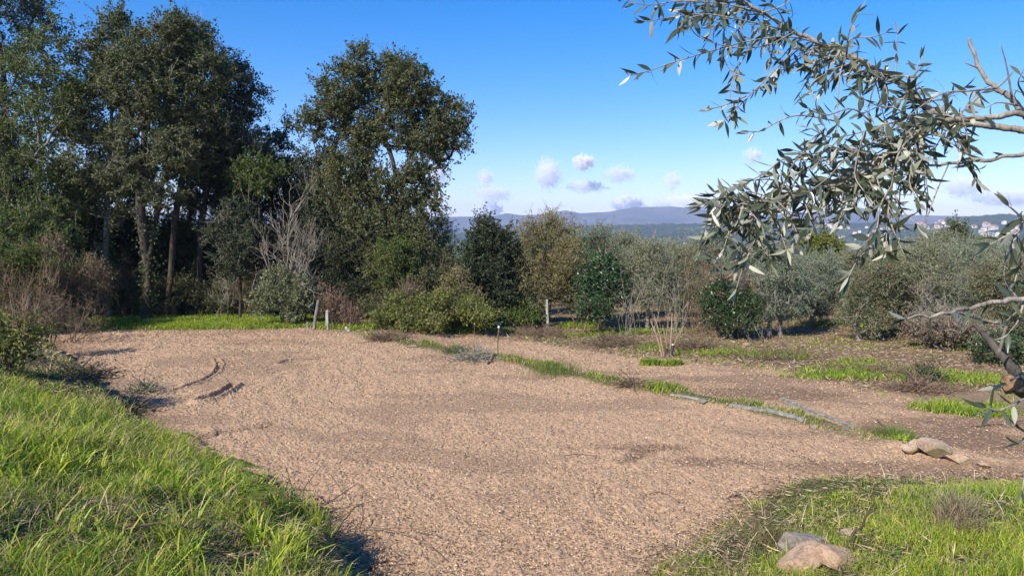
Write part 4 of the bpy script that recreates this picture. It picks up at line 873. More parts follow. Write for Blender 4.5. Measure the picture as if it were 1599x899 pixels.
D = unit(np.stack([rng.normal(size=n), rng.normal(size=n), rng.uniform(.1, 1.0, n)], 1)); Pn = np.stack([X, Y, hz(X, Y) + rng.uniform(0.0, .06, n)], 1)
cs = np.array([(0.10, 0.20, 0.045), (0.16, 0.26, 0.06), (0.06, 0.14, 0.045), (0.22, 0.26, 0.07)])[rng.integers(0, 4, n)]
V, Q = leaves(Pn, D, rng.uniform(.02, .06, n), rng.uniform(.010, .022, n), rng, .2); gg.add(V, Q, np.repeat(cs, 4, 0))
tag(gg.obj('weeds', M['grass']), 'small broad-leaved weeds low in the grass', 'weeds', kind='stuff')
# crumbs, chips and straw on the tilled soil
gg = Geo()
X, Y, r = polar(210000, 4.6, 34, -42, 42, rng); fa = np.maximum(sdist(X, Y, FIELD_A), sdist(X, Y, FIELD_B)); k = (fa > -0.15); X, Y, r = X[k], Y[k], r[k]; n = len(X)
D = unit(np.stack([rng.normal(size=n), rng.normal(size=n), rng.normal(0, .35, n)], 1)); Pn = np.stack([X, Y, hz(X, Y) + rng.uniform(-0.005, .035, n)], 1)
cs = np.array([(0.54, 0.39, 0.25), (0.44, 0.30, 0.185), (0.33, 0.22, 0.125), (0.60, 0.465, 0.30), (0.19, 0.125, 0.075)])[rng.choice(5, n, p=[.3, .27, .2, .13, .10])]
big = rng.random(n) < 0.06
V, Q = leaves(Pn, D, np.where(big, rng.uniform(.04, .11, n), rng.uniform(.012, .045, n)) * np.maximum(1, r / 12), np.where(big, .006, rng.uniform(.006, .020, n)) * np.maximum(1, r / 12), rng, .5); gg.add(V, Q, np.repeat(cs, 4, 0))
tag(gg.obj('soil_crumbs', M['litter']), 'dry crumbs, chips and straw strewn over the tilled soil', 'soil crumbs', kind='stuff')
# brown litter in the grove
gg = Geo(); n = 60000; px = rng.uniform(560, 1660, n); D_ = np.exp(rng.uniform(math.log(15), math.log(34), n)); X = (px - CX) / F * D_; Y = D_; k = (sdist(X, Y, FIELD_B) < 0.3) & (ridge_side(X, Y) > 0.3); X, Y = X[k], Y[k]; n = len(X)
D = unit(np.stack([rng.normal(size=n), rng.normal(size=n), rng.normal(0, .3, n)], 1)); Pn = np.stack([X, Y, hz(X, Y) + rng.uniform(0, .06, n)], 1)
cs = np.array([(0.34, 0.24, 0.15), (0.20, 0.13, 0.085), (0.45, 0.36, 0.24), (0.12, 0.08, 0.05)])[rng.integers(0, 4, n)]
V, Q = leaves(Pn, D, rng.uniform(.04, .22, n), rng.uniform(.010, .03, n), rng, .2); gg.add(V, Q, np.repeat(cs, 4, 0))
tag(gg.obj('dead_leaves', M['litter']), 'brown leaves and prunings on the grove floor', 'leaf litter', kind='stuff')

# ---- stones
def stone_mat(name, c0, c1, c2, moss=0.0):
    m, t = mat(name); tc = N(t, 'ShaderNodeTexCoord'); ob = tc.outputs['Object']; n1 = noise(t, 6, 6, .7, ob); n2 = noise(t, 45, 4, .7, ob); n3 = noise(t, 3, 3, .6, ob)
    c = ramp(t, n1, [(.35, c0), (.52, c1), (.7, c2)]); c = mixc(t, 0.35, c, ramp(t, n2, [(.35, (.12, .10, .08)), (.65, (.75, .65, .55))]), 'MULTIPLY' if 0 else 'OVERLAY')
    if moss: c = mixc(t, ramp(t, n3, [(0.52, (0, 0, 0)), (0.60, (moss,) * 3)]), c, (0.13, 0.14, 0.04))
    out(t, principled(t, c, .92, .15, bump(t, n2, .7, .012))); return m
M['granite'] = stone_mat('granite_stone', (.26, .20, .15), (.46, .35, .26), (.58, .47, .37), .6)
M['grey_stone'] = stone_mat('grey_stone', (.16, .14, .12), (.30, .27, .23), (.46, .42, .36), .5)
M['pink_stone'] = stone_mat('pink_stone', (.30, .20, .13), (.47, .34, .235), (.58, .44, .32), .35)
def rock(label, px, py, w_, h_, d_, mt, seed, rz=0.0, tilt=0.0, sink=0.25, cuts=7, name='stone', group='stones at the edge of the field'):
    """w,h,d in pixels as seen at its distance"""
    rng = np.random.default_rng(seed); x, y, z = G(px, py); k = math.hypot(y, 0) / F; sx, sz, sy = w_ * k / 2, h_ * k / 2, d_ * k / 2
    V = IV3.copy()
    for _ in range(cuts):                       # flat broken faces
        d = unit(rng.normal(size=3)); c = rng.uniform(.42, .8); q = V @ d; V = V - np.maximum(q - c, 0)[:, None] * d
    nn = (fbm(V[:, 0] * 3 + seed, V[:, 1] * 3 + V[:, 2] * 2.3, seed, 3) - .5); V = V * (1 + 0.10 * nn[:, None] + 0.05 * (fbm(V[:, 0] * 14 + V[:, 2] * 9, V[:, 1] * 14 - V[:, 2] * 7, seed + 3, 2) - .5)[:, None])
    V = V * [sx, sy, sz]; c_, s_ = math.cos(tilt), math.sin(tilt); V = np.stack([V[:, 0] * c_ + V[:, 2] * s_, V[:, 1], -V[:, 0] * s_ + V[:, 2] * c_], 1)
    o = mesh_np(name, V, IF3, M[mt], smooth=False, loc=(x, y, z + sz * (1 - 2 * sink))); o.rotation_euler = (0, 0, rz); tag(o, label, 'stone', group); return o
IV3, IF3 = ico(5)
rock('dark grey lichened boulder sunk in the right foreground grass', 1250, 862, 84, 74, 70, 'grey_stone', 1, .2, .1, .42, 9)
rock('pinkish oblong block leaning against the grey boulder', 1268, 884, 118, 62, 70, 'pink_stone', 2, .25, -.22, .33, 11)
rock('low broken pinkish stone right of the oblong block', 1312, 878, 86, 50, 70, 'pink_stone', 3, -.2, .15, .36, 11)
rock('small brown stone half hidden in grass above the low broken stone', 1322, 838, 30, 20, 26, 'granite', 4, 0, 0, .3)
rock('largest pale stone with moss at the end of the low ridge', 1455, 712, 66, 36, 46, 'granite', 5, -.3, .2, .22, 9)
rock('pale mossy stone touching the left side of the largest pale one', 1424, 703, 34, 26, 30, 'granite', 6, .4, 0, .25)
rock('flat pinkish stone to the right of the largest pale one', 1496, 722, 44, 20, 34, 'pink_stone', 7, .1, .12, .3)
rock('smallest pinkish stone, farthest right of the row at the ridge end', 1535, 728, 22, 10, 18, 'pink_stone', 8)
rock('small white stone on the green strip before the dark bush', 1166, 541, 13, 9, 10, 'pink_stone', 9)
rock('pale flat stone at the left end of the ridge between the fields', 643, 543, 18, 6, 14, 'granite', 10)
rock('small dark clod-like stone near the end of the grey planks', 1272, 668, 16, 9, 14, 'grey_stone', 11)
rock('grey flat stone in the grass of the low ridge', 1098, 629, 20, 6, 14, 'grey_stone', 12)
# clods on the field
rng = np.random.default_rng(7); ck = None
ccols = 'lump of dry earth lying on the tilled field'
# ---- posts and stakes
M['post_wood'] = bark_mat('post_wood', (.15, .13, .10), (.34, .30, .25), 12)
M['post_stone'] = plain_mat('post_stone', (.26, .25, .21), (.48, .45, .39), 14, .9, .1, .5, .01)
M['white_paint'] = plain_mat('white_paint', (.70, .68, .62), (.82, .80, .75), 30, .6, .3)
def post(name, label, px, py, top, dx, r, mt, seed, sq=False, cat='post', n=9, group='old fence posts round the field', tip=None, z=None):
    x, y, zz = G(px, py); k = y / F; H = (py - top) * k; rng = np.random.default_rng(seed); e = empty(name, (x, y, zz)); tag(e, label, cat, group); g = Geo()
    pts = np.array([[0, 0, -.15], [dx * k * .3 + rng.normal(0, .01), 0, H * .35], [dx * k * .7 + rng.normal(0, .01), 0, H * .7], [dx * k, 0, H]])
    add_tube(g, pts, [r * 1.1, r, r * .95, r * .85], 4 if sq else 9, .10, rng, n=9); g.obj('shaft', M[mt], e, smooth=False, attr=False)
    if tip:
        g = Geo(); V = IV2 * [tip, tip, tip * 1.2] + [dx * k, 0, H + tip * .5]; g.add(V, IF2); g.obj('cap', M['white_paint'], e, smooth=True, attr=False)
    return e
post('wooden_post', 'tall weathered wooden post leaning right at the dark hollow', 490, 514, 468, 8, .055, 'post_wood', 1)
post('stone_post', 'short pale stone post right of the leaning wooden one', 511, 514, 484, 1, .062, 'post_stone', 2, True)
post('stone_post', 'low broken stone stub right of the short pale stone post', 543, 517, 511, 0, .07, 'post_stone', 3, True)
post('wooden_post', 'small stub of a post left of the leaning wooden one', 481, 514, 502, 0, .05, 'post_wood', 4)
post('stone_post', 'tallest pale grey post in front of the tawny tree', 856, 515, 467, -2, .06, 'post_stone', 5, True)
post('wooden_post', 'thin grey post leaning right under the glossy rounded tree', 900, 503, 476, 5, .03, 'post_wood', 6)
post('wooden_post', 'short upright post right of the thin leaning one', 930, 502, 478, 0, .03, 'post_wood', 7)
post('marker_stake', 'thin dark stake with a white cap standing on the low ridge', 778, 557, 511, 1, .014, 'twig_brown', 8, cat='stake', group='thin stakes', tip=.03)
post('marker_stake', 'thinner stake with a white cap at the far side of the lower field', 741, 527, 506, 0, .01, 'twig_brown', 9, cat='stake', group='thin stakes', tip=.022)
post('marker_stake', 'plain thin stake right of the pale board', 802, 521, 505, 0, .009, 'twig_grey', 10, cat='stake', group='thin stakes')
post('marker_stake', 'tiny pale stake by the brushwood of the lower field', 1240, 567, 560, 0, .016, 'post_stone', 12, cat='stake', group='thin stakes')
x, y, z = G(776, 514); e = empty('board_sign', (x, y, z)); tag(e, 'small pale blank board on a short stick behind the capped stake', 'board'); g = Geo(); k = y / F
add_tube(g, [[0, 0, -.1], [0, 0, .18]], [.015, .013], 6, n=3); g.obj('stick', M['twig_brown'], e, attr=False)
g = Geo(); bx_, bz_, by_ = 7 * k, 2.2 * k, .02
V = [(sx * bx_, sy * by_, .2 + sz * bz_) for sz in (-1, 1) for sy in (-1, 1) for sx in (-1, 1)]; g.add(V, [[0, 1, 5, 4], [1, 3, 7, 5], [3, 2, 6, 7], [2, 0, 4, 6], [4, 5, 7, 6], [0, 2, 3, 1]]); g.obj('panel', M['post_stone'], e, attr=False)
# ---- planks lying at the ridge end
M['plank'] = bark_mat('grey_plank', (.15, .14, .12), (.36, .34, .29), 10)
def plank(label, pts, w_, h_, seed, lift=.05, name='wooden_plank', group='grey planks lying at the end of the ridge'):
    rng = np.random.default_rng(seed); W3 = [np.array(G(*p)) + [0, 0, lift] for p in pts]; p0 = W3[0].copy(); pp = spline([q - p0 for q in W3], 12); g = Geo(); T = unit(np.gradient(pp, axis=0)); R = unit(np.cross(T, [0, 0, 1.])); U = np.cross(R, T)
    prof = [(-.5, -.5), (.5, -.5), (.5, .35), (.3, .5), (-.3, .5), (-.5, .3)]; V = []
    for i in range(12):
        for (a, b) in prof: V.append(pp[i] + R[i] * w_ * (a + rng.normal(0, .03)) + U[i] * h_ * (b + rng.normal(0, .05)))
    K = 6; Q = [[i * K + j, i * K + (j + 1) % K, (i + 1) * K + (j + 1) % K, (i + 1) * K + j] for i in range(11) for j in range(K)]
    g.add(V, Q); s0 = 0; g.F[4].append(np.array([[0, 3, 2, 1], [0, 5, 4, 3], [66, 67, 68, 69], [66, 69, 70, 71]])); o = g.obj(name, M['plank'], loc=p0, attr=False); tag(o, label, 'plank', group)
plank('long straight grey plank running down right from the ridge', [(1222, 624), (1275, 646), (1335, 670)], .06, .035, 1, .035)
plank('second grey plank lying close beside the long straight one', [(1226, 630), (1280, 655), (1322, 672)], .045, .03, 2, .03)
plank('wide warped grey board half sunk in the ridge grass', [(1140, 634), (1185, 640), (1215, 645), (1258, 658)], .13, .04, 3, .02)
plank('short grey board at the upper end of the warped one', [(1048, 617), (1078, 621), (1104, 627)], .08, .03, 4, .015)
# ---- sticks and fallen branches
def stick(label, pts, r, mt, seed, name='fallen_stick', lift=None, forks=1, group='sticks lying about'):
    rng = np.random.default_rng(seed); W3 = []
    for i, p in enumerate(pts):
        q = np.array(G(p[0], p[1])); q[2] += (p[2] if len(p) > 2 else .02) + r * .5; W3.append(q)
    p0 = W3[0].copy(); pp = spline([q - p0 for q in W3], 16); pp[1:-1] += rng.normal(0, r * .7, (14, 3)); g = Geo(); add_tube(g, pp, np.linspace(r, r * .45, 16), 7, .12, rng)
    for _ in range(forks):
        i = rng.integers(5, 13); d = unit(pp[i] - pp[i - 1] + rng.normal(0, .6, 3) * [1, 1, .3]) * np.linalg.norm(pp[-1]) * .25; d[2] = abs(d[2]) * .5 + .01; add_tube(g, [pp[i], pp[i] + d * .5, pp[i] + d], [r * .5, r * .4, r * .2], 5, n=5)
    o = g.obj(name, M[mt], loc=p0, smooth=True, attr=False); tag(o, label, 'stick', group)
M['stick_tan'] = bark_mat('stick_tan', (.30, .19, .12), (.52, .38, .26), 20); M['stick_dark'] = bark_mat('stick_dark', (.05, .035, .025), (.16, .11, .08), 20)
def upstick(label, px, py, top, r, mt, seed):
    x, y, z = G(px, py); k = y / F; g = Geo(); rng = np.random.default_rng(seed); dx = (top[0] - px) * k; H = (py - top[1]) * k
    pp = spline([[0, 0, -.05], [dx * .12, .02, H * .35], [dx * .45, -.01, H * .55], [dx * .7, .02, H * .82], [dx, 0, H]], 14); add_tube(g, pp, np.linspace(r, r * .6, 14), 7, .15, rng)
    o = g.obj('standing_stick', M[mt], loc=(x, y, z), smooth=True, attr=False); tag(o, label, 'stick', 'sticks lying about')
upstick('crooked dark stick standing up in the grass beside the pinkish stones', 1329, 853, (1364, 793), .012, 'stick_dark', 1)
stick('thin dark stick lying at the soil edge left of the grey boulder', [(1106, 876, .01), (1135, 858, .03), (1160, 846, .05), (1178, 842, .06)], .010, 'stick_dark', 2)
stick('short forked tan stick lying on bare soil in the right part of the field', [(1236, 704), (1258, 716), (1282, 728)], .014, 'stick_tan', 3, forks=2)
stick('long wavy tan root lying above the right foreground grass', [(1135, 779), (1165, 770), (1195, 768), (1215, 760), (1230, 762)], .013, 'stick_tan', 4)
stick('thin tan twig across the middle of the near field', [(528, 736), (552, 741), (580, 740)], .008, 'stick_tan', 5, forks=0)
stick('thick dark branch hanging over the edge of the left bank', [(405, 752, .05), (430, 768, .10), (462, 790, .08), (500, 812, .03)], .022, 'stick_dark', 6, forks=2)
stick('long brown stick lying through the grass at the bottom left', [(195, 838, .08), (270, 838, .09), (350, 843, .08), (460, 858, .06)], .014, 'twig_brown', 7)
stick('arched dark bramble cane at the foot of the left bank', [(520, 845, .03), (545, 820, .12), (566, 812, .16), (562, 838, .04)], .008, 'stick_dark', 8, forks=1)
stick('long thin reddish cane curving over the soil at the bottom', [(500, 835, .03), (580, 832, .05), (650, 850, .07), (700, 880, .02)], .006, 'twig_red', 9, forks=1)
stick('second thin reddish cane curving below the first at the bottom', [(540, 862, .02), (600, 838, .08), (670, 842, .08), (735, 868, .02)], .005, 'twig_red', 10, forks=0)
stick('pale cane rising out of the grass toward the bottom soil', [(440, 880, .08), (500, 850, .10), (550, 805, .06)], .006, 'twig_brown', 11)
stick('thin dry stalk leaning through the middle of the left bank grass', [(178, 668, .22), (205, 695, .12), (225, 715, .04)], .006, 'twig_brown', 12, forks=0)
stick('dry bent stalk on the lush belt of the left bank', [(30, 655, .02), (60, 658, .1), (70, 668, .12)], .006, 'twig_brown', 13)
stick('dry cane lying from the field corner along the bank top', [(0, 590, .25), (40, 578, .3), (95, 580, .12)], .010, 'twig_brown', 14)
stick('short dark stick poking out of the low ridge', [(762, 570, .02), (768, 566, .06), (772, 562, .12)], .02, 'stick_dark', 15, forks=0)
stick('curved dark stick lying by the second green strip at the right', [(1380, 668 + 0, .02), (1372, 662, .05), (1366, 660, .08)], .01, 'stick_dark', 16, forks=0)
stick('tan twig lying left of the crumbly bare patch', [(880, 712), (910, 710), (940, 712)], .009, 'stick_tan', 17)
stick('thin pale root on the soil below the middle of the field', [(1000, 778), (1030, 770), (1048, 776)], .008, 'stick_tan', 18)
stick('dark twig with shadow at the bottom edge by the left grass', [(575, 893, .02), (600, 885, .05), (630, 886, .06)], .010, 'stick_dark', 19)
stick('thin stick lying across the brown soil left of the olive branch', [(1515, 668, .02), (1550, 665, .03), (1599, 660, .03)], .010, 'stick_dark', 20)
# ---- piles of pruned brushwood
def brush(label, px, py, w_, h_, n, seed, mt='twig_brown', leafy=0, lm='brown_leaf'):
    rng = np.random.default_rng(seed); x, y, z = G(px, py); k = y / F; e = empty('brush_pile', (x, y, z)); tag(e, label, 'brushwood', 'piles of pruned brushwood')
    A = np.stack([rng.normal(0, w_ * k * .4, n), rng.normal(0, min(.5, w_ * k * .25), n), np.abs(rng.normal(0, h_ * k * .4, n)) + .01], 1); A[:, 2] *= np.exp(-(A[:, 0] / (w_ * k * .6)) ** 2)
    d = unit(np.stack([rng.normal(0, 1, n), rng.normal(0, .8, n), rng.normal(.12, .28, n)], 1)) * rng.uniform(.15, .7, (n, 1)); M_ = A + d * .5 + rng.normal(0, .03, A.shape); B = A + d; B[:, 2] = np.maximum(B[:, 2], 0.0); M_[:, 2] = np.maximum(M_[:, 2], 0)
    g = Geo(); r = rng.uniform(.003, .010, n); V, Q = frustums(A, M_, r, r * .8, 4); g.add(V, Q); V, Q = frustums(M_, B, r * .8, r * .4, 4); g.add(V, Q); g.obj('branches', M[mt], e, attr=False)
    if leafy: g = Geo(); a = A[rng.integers(0, n, leafy)] + rng.normal(0, .1, (leafy, 3)); a[:, 2] = np.abs(a[:, 2]); V, Q = leaves(a, rng.normal(size=a.shape), rng.uniform(.04, .09, leafy), rng.uniform(.02, .045, leafy), rng); g.add(V, Q); g.obj('foliage', M[lm], e, attr=False)
brush('long low brush pile in front of the tallest grey post', 850, 524, 70, 12, 420, 1, leafy=400)
brush('brown brush pile left of the stump with grass', 960, 540, 60, 14, 500, 2, leafy=700)
brush('leafy brown brush pile right of the stump with grass', 1085, 547, 60, 16, 500, 3, leafy=900)
brush('low brush pile along the lower edge of the first green strip', 1215, 560, 90, 8, 400, 4, leafy=300)
brush('reddish brush pile left of the second green strip', 1435, 610, 50, 10, 360, 5, 'twig_red', 300)
brush('sparse brushwood on the bare ground above the second strip', 1370, 583, 80, 8, 350, 6, leafy=200)
brush('reddish dry brush at the far end of the low ridge', 610, 530, 36, 8, 220, 7, 'twig_red', 260)
brush('grey-brown dead weeds on the low ridge under the capped stake', 745, 562, 40, 10, 260, 8, 'twig_grey', 200, 'olive')
brush('dark brushwood heaped against the edge of the left bank', 120, 590, 60, 7, 260, 9, 'twig_brown', 500, 'oak')
brush('dark brush and roots hanging on the bank beside the grooves', 190, 645, 50, 7, 220, 10, 'twig_brown', 420, 'oak')
brush('grey-leaved weed sprawling at the bank edge above the roots', 226, 612, 22, 9, 90, 11, 'twig_grey', 260, 'olive')
brush('small dark heap of twigs at the lower corner of the far field edge', 985, 602, 14, 5, 90, 12, leafy=60)
brush('dark prunings lying below the ferns', 455, 808, 50, 5, 45, 13, 'stick_dark', 160, 'brown_leaf')
# ---- stump with grass and shoots
x, y, z = G(1040, 557); e = empty('tree_stump', (x, y, z)); tag(e, 'small cut stump with upright stems in a tuft of grass', 'stump'); rng = np.random.default_rng(4); k = y / F
g = Geo(); add_tube(g, [[.12, 0, -.05], [.13, 0, .12], [.16, 0, .30]], [.07, .06, .05], 9, .15, rng, n=5); add_tube(g, [[0, 0, -.05], [.02, 0, .10], [.0, .02, .22]], [.05, .045, .04], 9, .15, rng, n=5); g.obj('stump_wood', M['bark_dark'], e, attr=False)
g = Geo()
for a, b, h, r in ((-.10, -.42, .95, .022), (-.05, -.30, 1.1, .018), (.1, .16, 1.15, .02), (.05, -.1, .85, .012), (.15, .35, .7, .012)): add_tube(g, [[a, 0, 0], [a + (b - a) * .4, rng.normal(0, .04), h * .5], [b, rng.normal(0, .08), h]], [r, r * .8, r * .6], 6, .08, rng, n=6)
g.obj('stems', M['stick_tan'], e, attr=False)
g = Geo(); g.add(IV2 * [.035, .035, .02] + [.17, 0, .32], IF2); g.obj('cut_face', M['white_paint'], e, attr=False)
# ---- ferns at the bank edge
M['fern'] = leaf_mat('fern_leaf', (.10, .17, .02), (.20, .27, .04), (.33, .33, .07), .4)
def fern(label, px, py, fr, seed):
    rng = np.random.default_rng(seed); x, y, z = G(px, py); e = empty('fern', (x, y, z)); tag(e, label, 'fern', 'ferns at the edge of the left bank')
    for (ang, Ln, rise) in fr:
        g = Geo(); d = np.array([math.cos(ang), math.sin(ang), 0]); pp = spline([[0, 0, 0], d * Ln * .45 + [0, 0, rise], d * Ln + [0, 0, rise * .75]], 26); add_tube(g, pp, np.linspace(.004, .001, 26), 4)
        T = unit(np.gradient(pp, axis=0)); Sd = unit(np.cross(T, [0, 0, 1.]))
        for i in range(4, 26):
            l = .11 * math.sin(math.pi * min(1, (i - 2) / 25) ** .7) * (Ln / .4) + .01
            for s in (-1, 1):
                q = pp[i]; dd = unit(Sd[i] * s + T[i] * .45 + rng.normal(0, .05, 3)); n = 5
                a = q + dd * np.linspace(.1, .85, n)[:, None] * l; 
                V, Q = leaves(np.repeat(a, 2, 0), np.tile(np.array([T[i] + dd * .5, -T[i] + dd * .5]), (n, 1)), np.full(2 * n, l * .2), np.full(2 * n, l * .11), rng, .1); g.add(V, Q)
                V, Q = leaves(q[None], dd[None], np.array([l]), np.array([l * .13]), rng, .1); g.add(V, Q)
        g.obj('frond', M['fern'], e, attr=False)
fern('fern with long bright fronds reaching over the soil', 345, 765, [(.5, .48, .26), (-.1, .44, .20), (1.1, .40, .30), (-.6, .36, .16)], 1)
fern('smaller fern left of the long-fronded one', 308, 735, [(.9, .32, .24), (.1, .34, .20), (2.0, .28, .22)], 2)
fern('yellowing fern just below the long-fronded one', 368, 792, [(.2, .38, .16), (-.5, .36, .18), (.9, .30, .24)], 3)
fern('tiny fern sprout highest up the bank edge', 280, 702, [(.4, .26, .18), (1.3, .24, .2)], 4)
# ---- dry tussocks
def tussock(label, px, py, n, H0, mt_cols, seed, sp_=.08, cat='tussock'):
    rng = np.random.default_rng(seed); x, y, z = G(px, py); g = Geo(); X = rng.normal(0, sp_, n); Y = rng.normal(0, sp_, n)
    blades(g, X, Y, rng.uniform(.5, 1.2, n) * H0, rng.uniform(.004, .008, n), .5, np.array(mt_cols)[rng.integers(0, len(mt_cols), n)], rng, z0=np.zeros(n)); o = g.obj('grass_tussock', M['grass'], loc=(x, y, z)); tag(o, label, cat)
tussock('short bright grass growing against the front of the pinkish oblong block', 1258, 893, 420, .11, [(.42, .5, .06), (.3, .42, .05), (.5, .5, .1)], 11, .14)
tussock('short grass growing against the right side of the low broken stone', 1345, 880, 300, .10, [(.42, .5, .06), (.3, .42, .05), (.5, .42, .2)], 12, .1)
tussock('tall dry straw-coloured grass tuft in the right foreground', 1492, 822, 420, .34, [(.42, .33, .2), (.34, .27, .17), (.5, .42, .28)], 1, .07)
tussock('leaning dry grass tuft at the right of the straw-coloured one', 1520, 840, 200, .2, [(.36, .28, .18), (.28, .21, .14)], 2, .06)
tussock('green grass tuft on the ridge end above the largest pale stone', 1395, 688, 700, .24, [(.2, .31, .05), (.13, .24, .04), (.27, .33, .08)], 3, .14)
tussock('brown dead grass beside the green tuft on the ridge end', 1372, 684, 400, .2, [(.3, .22, .14), (.2, .14, .09)], 4, .13)
tussock('brown-tipped grass clump left of the grey boulder', 1218, 852, 420, .2, [(.28, .24, .1), (.18, .2, .05), (.3, .2, .12)], 5, .12)
tussock('grass clump rising from the middle of the low ridge', 868, 582, 600, .28, [(.2, .26, .06), (.3, .28, .12), (.12, .18, .04)], 6, .3)
tussock('dark green weed clump on the low ridge left of the capped stake', 716, 550, 400, .22, [(.07, .12, .04), (.12, .16, .06)], 7, .2)
# ================================================================== THE OLIVE TREE STANDING BESIDE THE CAMERA
m, t = mat('near_olive_leaf')
geo = N(t, 'ShaderNodeNewGeometry'); ri = geo.outputs['Random Per Island']; tc = N(t, 'ShaderNodeTexCoord'); nn = noise(t, 60, 3, .5, tc.outputs['Object'])
top_ = ramp(t, ri, [(0.0, (.024, .042, .026)), (.5, (.055, .082, .048)), (1.0, (.12, .15, .09))])
bot_ = ramp(t, ri, [(0.0, (.15, .17, .12)), (.5, (.32, .33, .25)), (1.0, (.60, .58, .44))])
col = mixc(t, geo.outputs['Backfacing'], top_, bot_); col = mixc(t, math_(t, 'MULTIPLY', nn, .35), col, (.22, .21, .12))
p_ = N(t, 'ShaderNodeBsdfPrincipled'); t.links.new(col, p_.inputs['Base Color']); p_.inputs['Specular IOR Level'].default_value = .55
t.links.new(math_(t, 'ADD', math_(t, 'MULTIPLY', geo.outputs['Backfacing'], .32), .30), p_.inputs['Roughness'])
tr_ = N(t, 'ShaderNodeBsdfTranslucent'); t.links.new(mixc(t, 1.0, col, (1, 1, .6), 'MULTIPLY'), tr_.inputs[0]); mx = N(t, 'ShaderNodeMixShader'); mx.inputs[0].default_value = .12
t.links.new(p_.outputs[0], mx.inputs[1]); t.links.new(tr_.outputs[0], mx.inputs[2]); out(t, mx.outputs[0]); M['near_leaf'] = m
M['near_bark'] = bark_mat('near_olive_bark', (.20, .17, .13), (.42, .37, .29), 22, (.5, .46, .38))
M['trunk_bark'] = bark_mat('olive_trunk_bark', (.045, .038, .03), (.16, .14, .115), 16, (.36, .34, .30))
M['cut_wood'] = plain_mat('cut_wood', (.10, .055, .03), (.36, .21, .10), 60, .8, .2)
rng = np.random.default_rng(2024)
def big_leaves(g, Pn, Dn, Nn, L, W, rng):
    n = len(Pn)
    if n == 0: return
    D = unit(Dn); R = unit(np.cross(D, Nn)); Nn = np.cross(R, D)
    st = np.array([0, .08, .25, .45, .65, .84, 1.0]); wd = np.array([.10, .30, .82, 1.0, .82, .42, .03]); K = len(st)
    curl = rng.normal(.10, .20, n)[:, None]; side = rng.normal(0, .11, n)[:, None]; fold = rng.uniform(.05, .35, n)[:, None]
    V = np.zeros((n, K, 3, 3))
    for i in range(K):
        s = st[i]; c = Pn + D * (L * s)[:, None] - Nn * curl * (L * s * s)[:, None] + R * side * (L * s * s)[:, None]
        h = (W * .5 * wd[i])[:, None]
        V[:, i, 0] = c - R * h + Nn * h * fold; V[:, i, 1] = c; V[:, i, 2] = c + R * h + Nn * h * fold
    b = (np.arange(n) * K * 3)[:, None]; Q = []
    for i in range(K - 1):
        o = i * 3; Q += [b + [[o, o + 1, o + 4, o + 3]], b + [[o + 1, o + 2, o + 5, o + 4]]]
    g.add(V.reshape(-1, 3), np.concatenate(Q))
def W3(pts, d0, d1):
    n = len(pts); ds = np.linspace(d0, d1, n); return np.array([P(p[0], p[1], ds[i]) for i, p in enumerate(pts)])
def leafy(g, pts, rng, gap=.020, L=.043, dens=1.0, start=.08):
    seg = np.linalg.norm(np.diff(pts, axis=0), axis=1); s = np.concatenate([[0], np.cumsum(seg)]); tot = s[-1]
    u = np.arange(tot * start, tot, gap) + rng.normal(0, .003, len(np.arange(tot * start, tot, gap)))
    c = np.stack([np.interp(u, s, pts[:, i]) for i in range(3)], 1); T = unit(np.stack([np.interp(u + .01, s, pts[:, i]) - np.interp(u - .01, s, pts[:, i]) for i in range(3)], 1))
    k = len(u); roll = np.arange(k) * 1.57 + rng.normal(0, .35, k); A = unit(np.cross(T, [0.1, .2, 1.0])); B = np.cross(T, A)
    for sgn in (1, -1):
        keep = rng.random(k) < dens; S_ = A * np.cos(roll)[:, None] + B * np.sin(roll)[:, None]; S_ *= sgn
        sp_ = rng.uniform(.5, 1.15, k)[:, None]
        D = unit(T * (1.25 - sp_) + S_ * sp_ + [0, 0, -.18] + rng.normal(0, .16, (k, 3))); Nn = unit(T * .6 - S_ * .3 + rng.normal(0, .75, (k, 3)) + [0, 0, .2])
        LL = L * rng.uniform(.6, 1.25, k); big_leaves(g, c[keep], D[keep], Nn[keep], LL[keep], (LL * rng.uniform(.18, .31, k))[keep], rng)
    # end leaves
    D = unit(T[-1:] + rng.normal(0, .3, (2, 3))); big_leaves(g, np.repeat(pts[-1:], 2, 0), D, unit(rng.normal(size=(2, 3))), np.full(2, L * .9), np.full(2, L * .2), rng)
TB = np.array([2.75, 1.85]); TZ = hz1(*TB); FORK = np.array([2.35, 1.95, 3.15])
base = np.array([TB[0], TB[1], TZ]); tree_e = empty('olive_tree', base)
tag(tree_e, 'near olive tree whose leafy boughs hang into the picture from the right', 'tree')
def rel(p): return np.asarray(p) - base
g = Geo(); add_tube(g, [rel(base - [0, 0, .1]), rel([2.72, 1.86, TZ + .45]), rel([2.55, 1.95, 2.4]), rel(FORK), rel([2.3, 2.1, 3.7]), rel([2.5, 2.2, 4.3])], [.20, .14, .12, .095, .06, .03], 14, .14, rng, n=26)
g.obj('trunk', M['trunk_bark'], tree_e, smooth=True, attr=False)
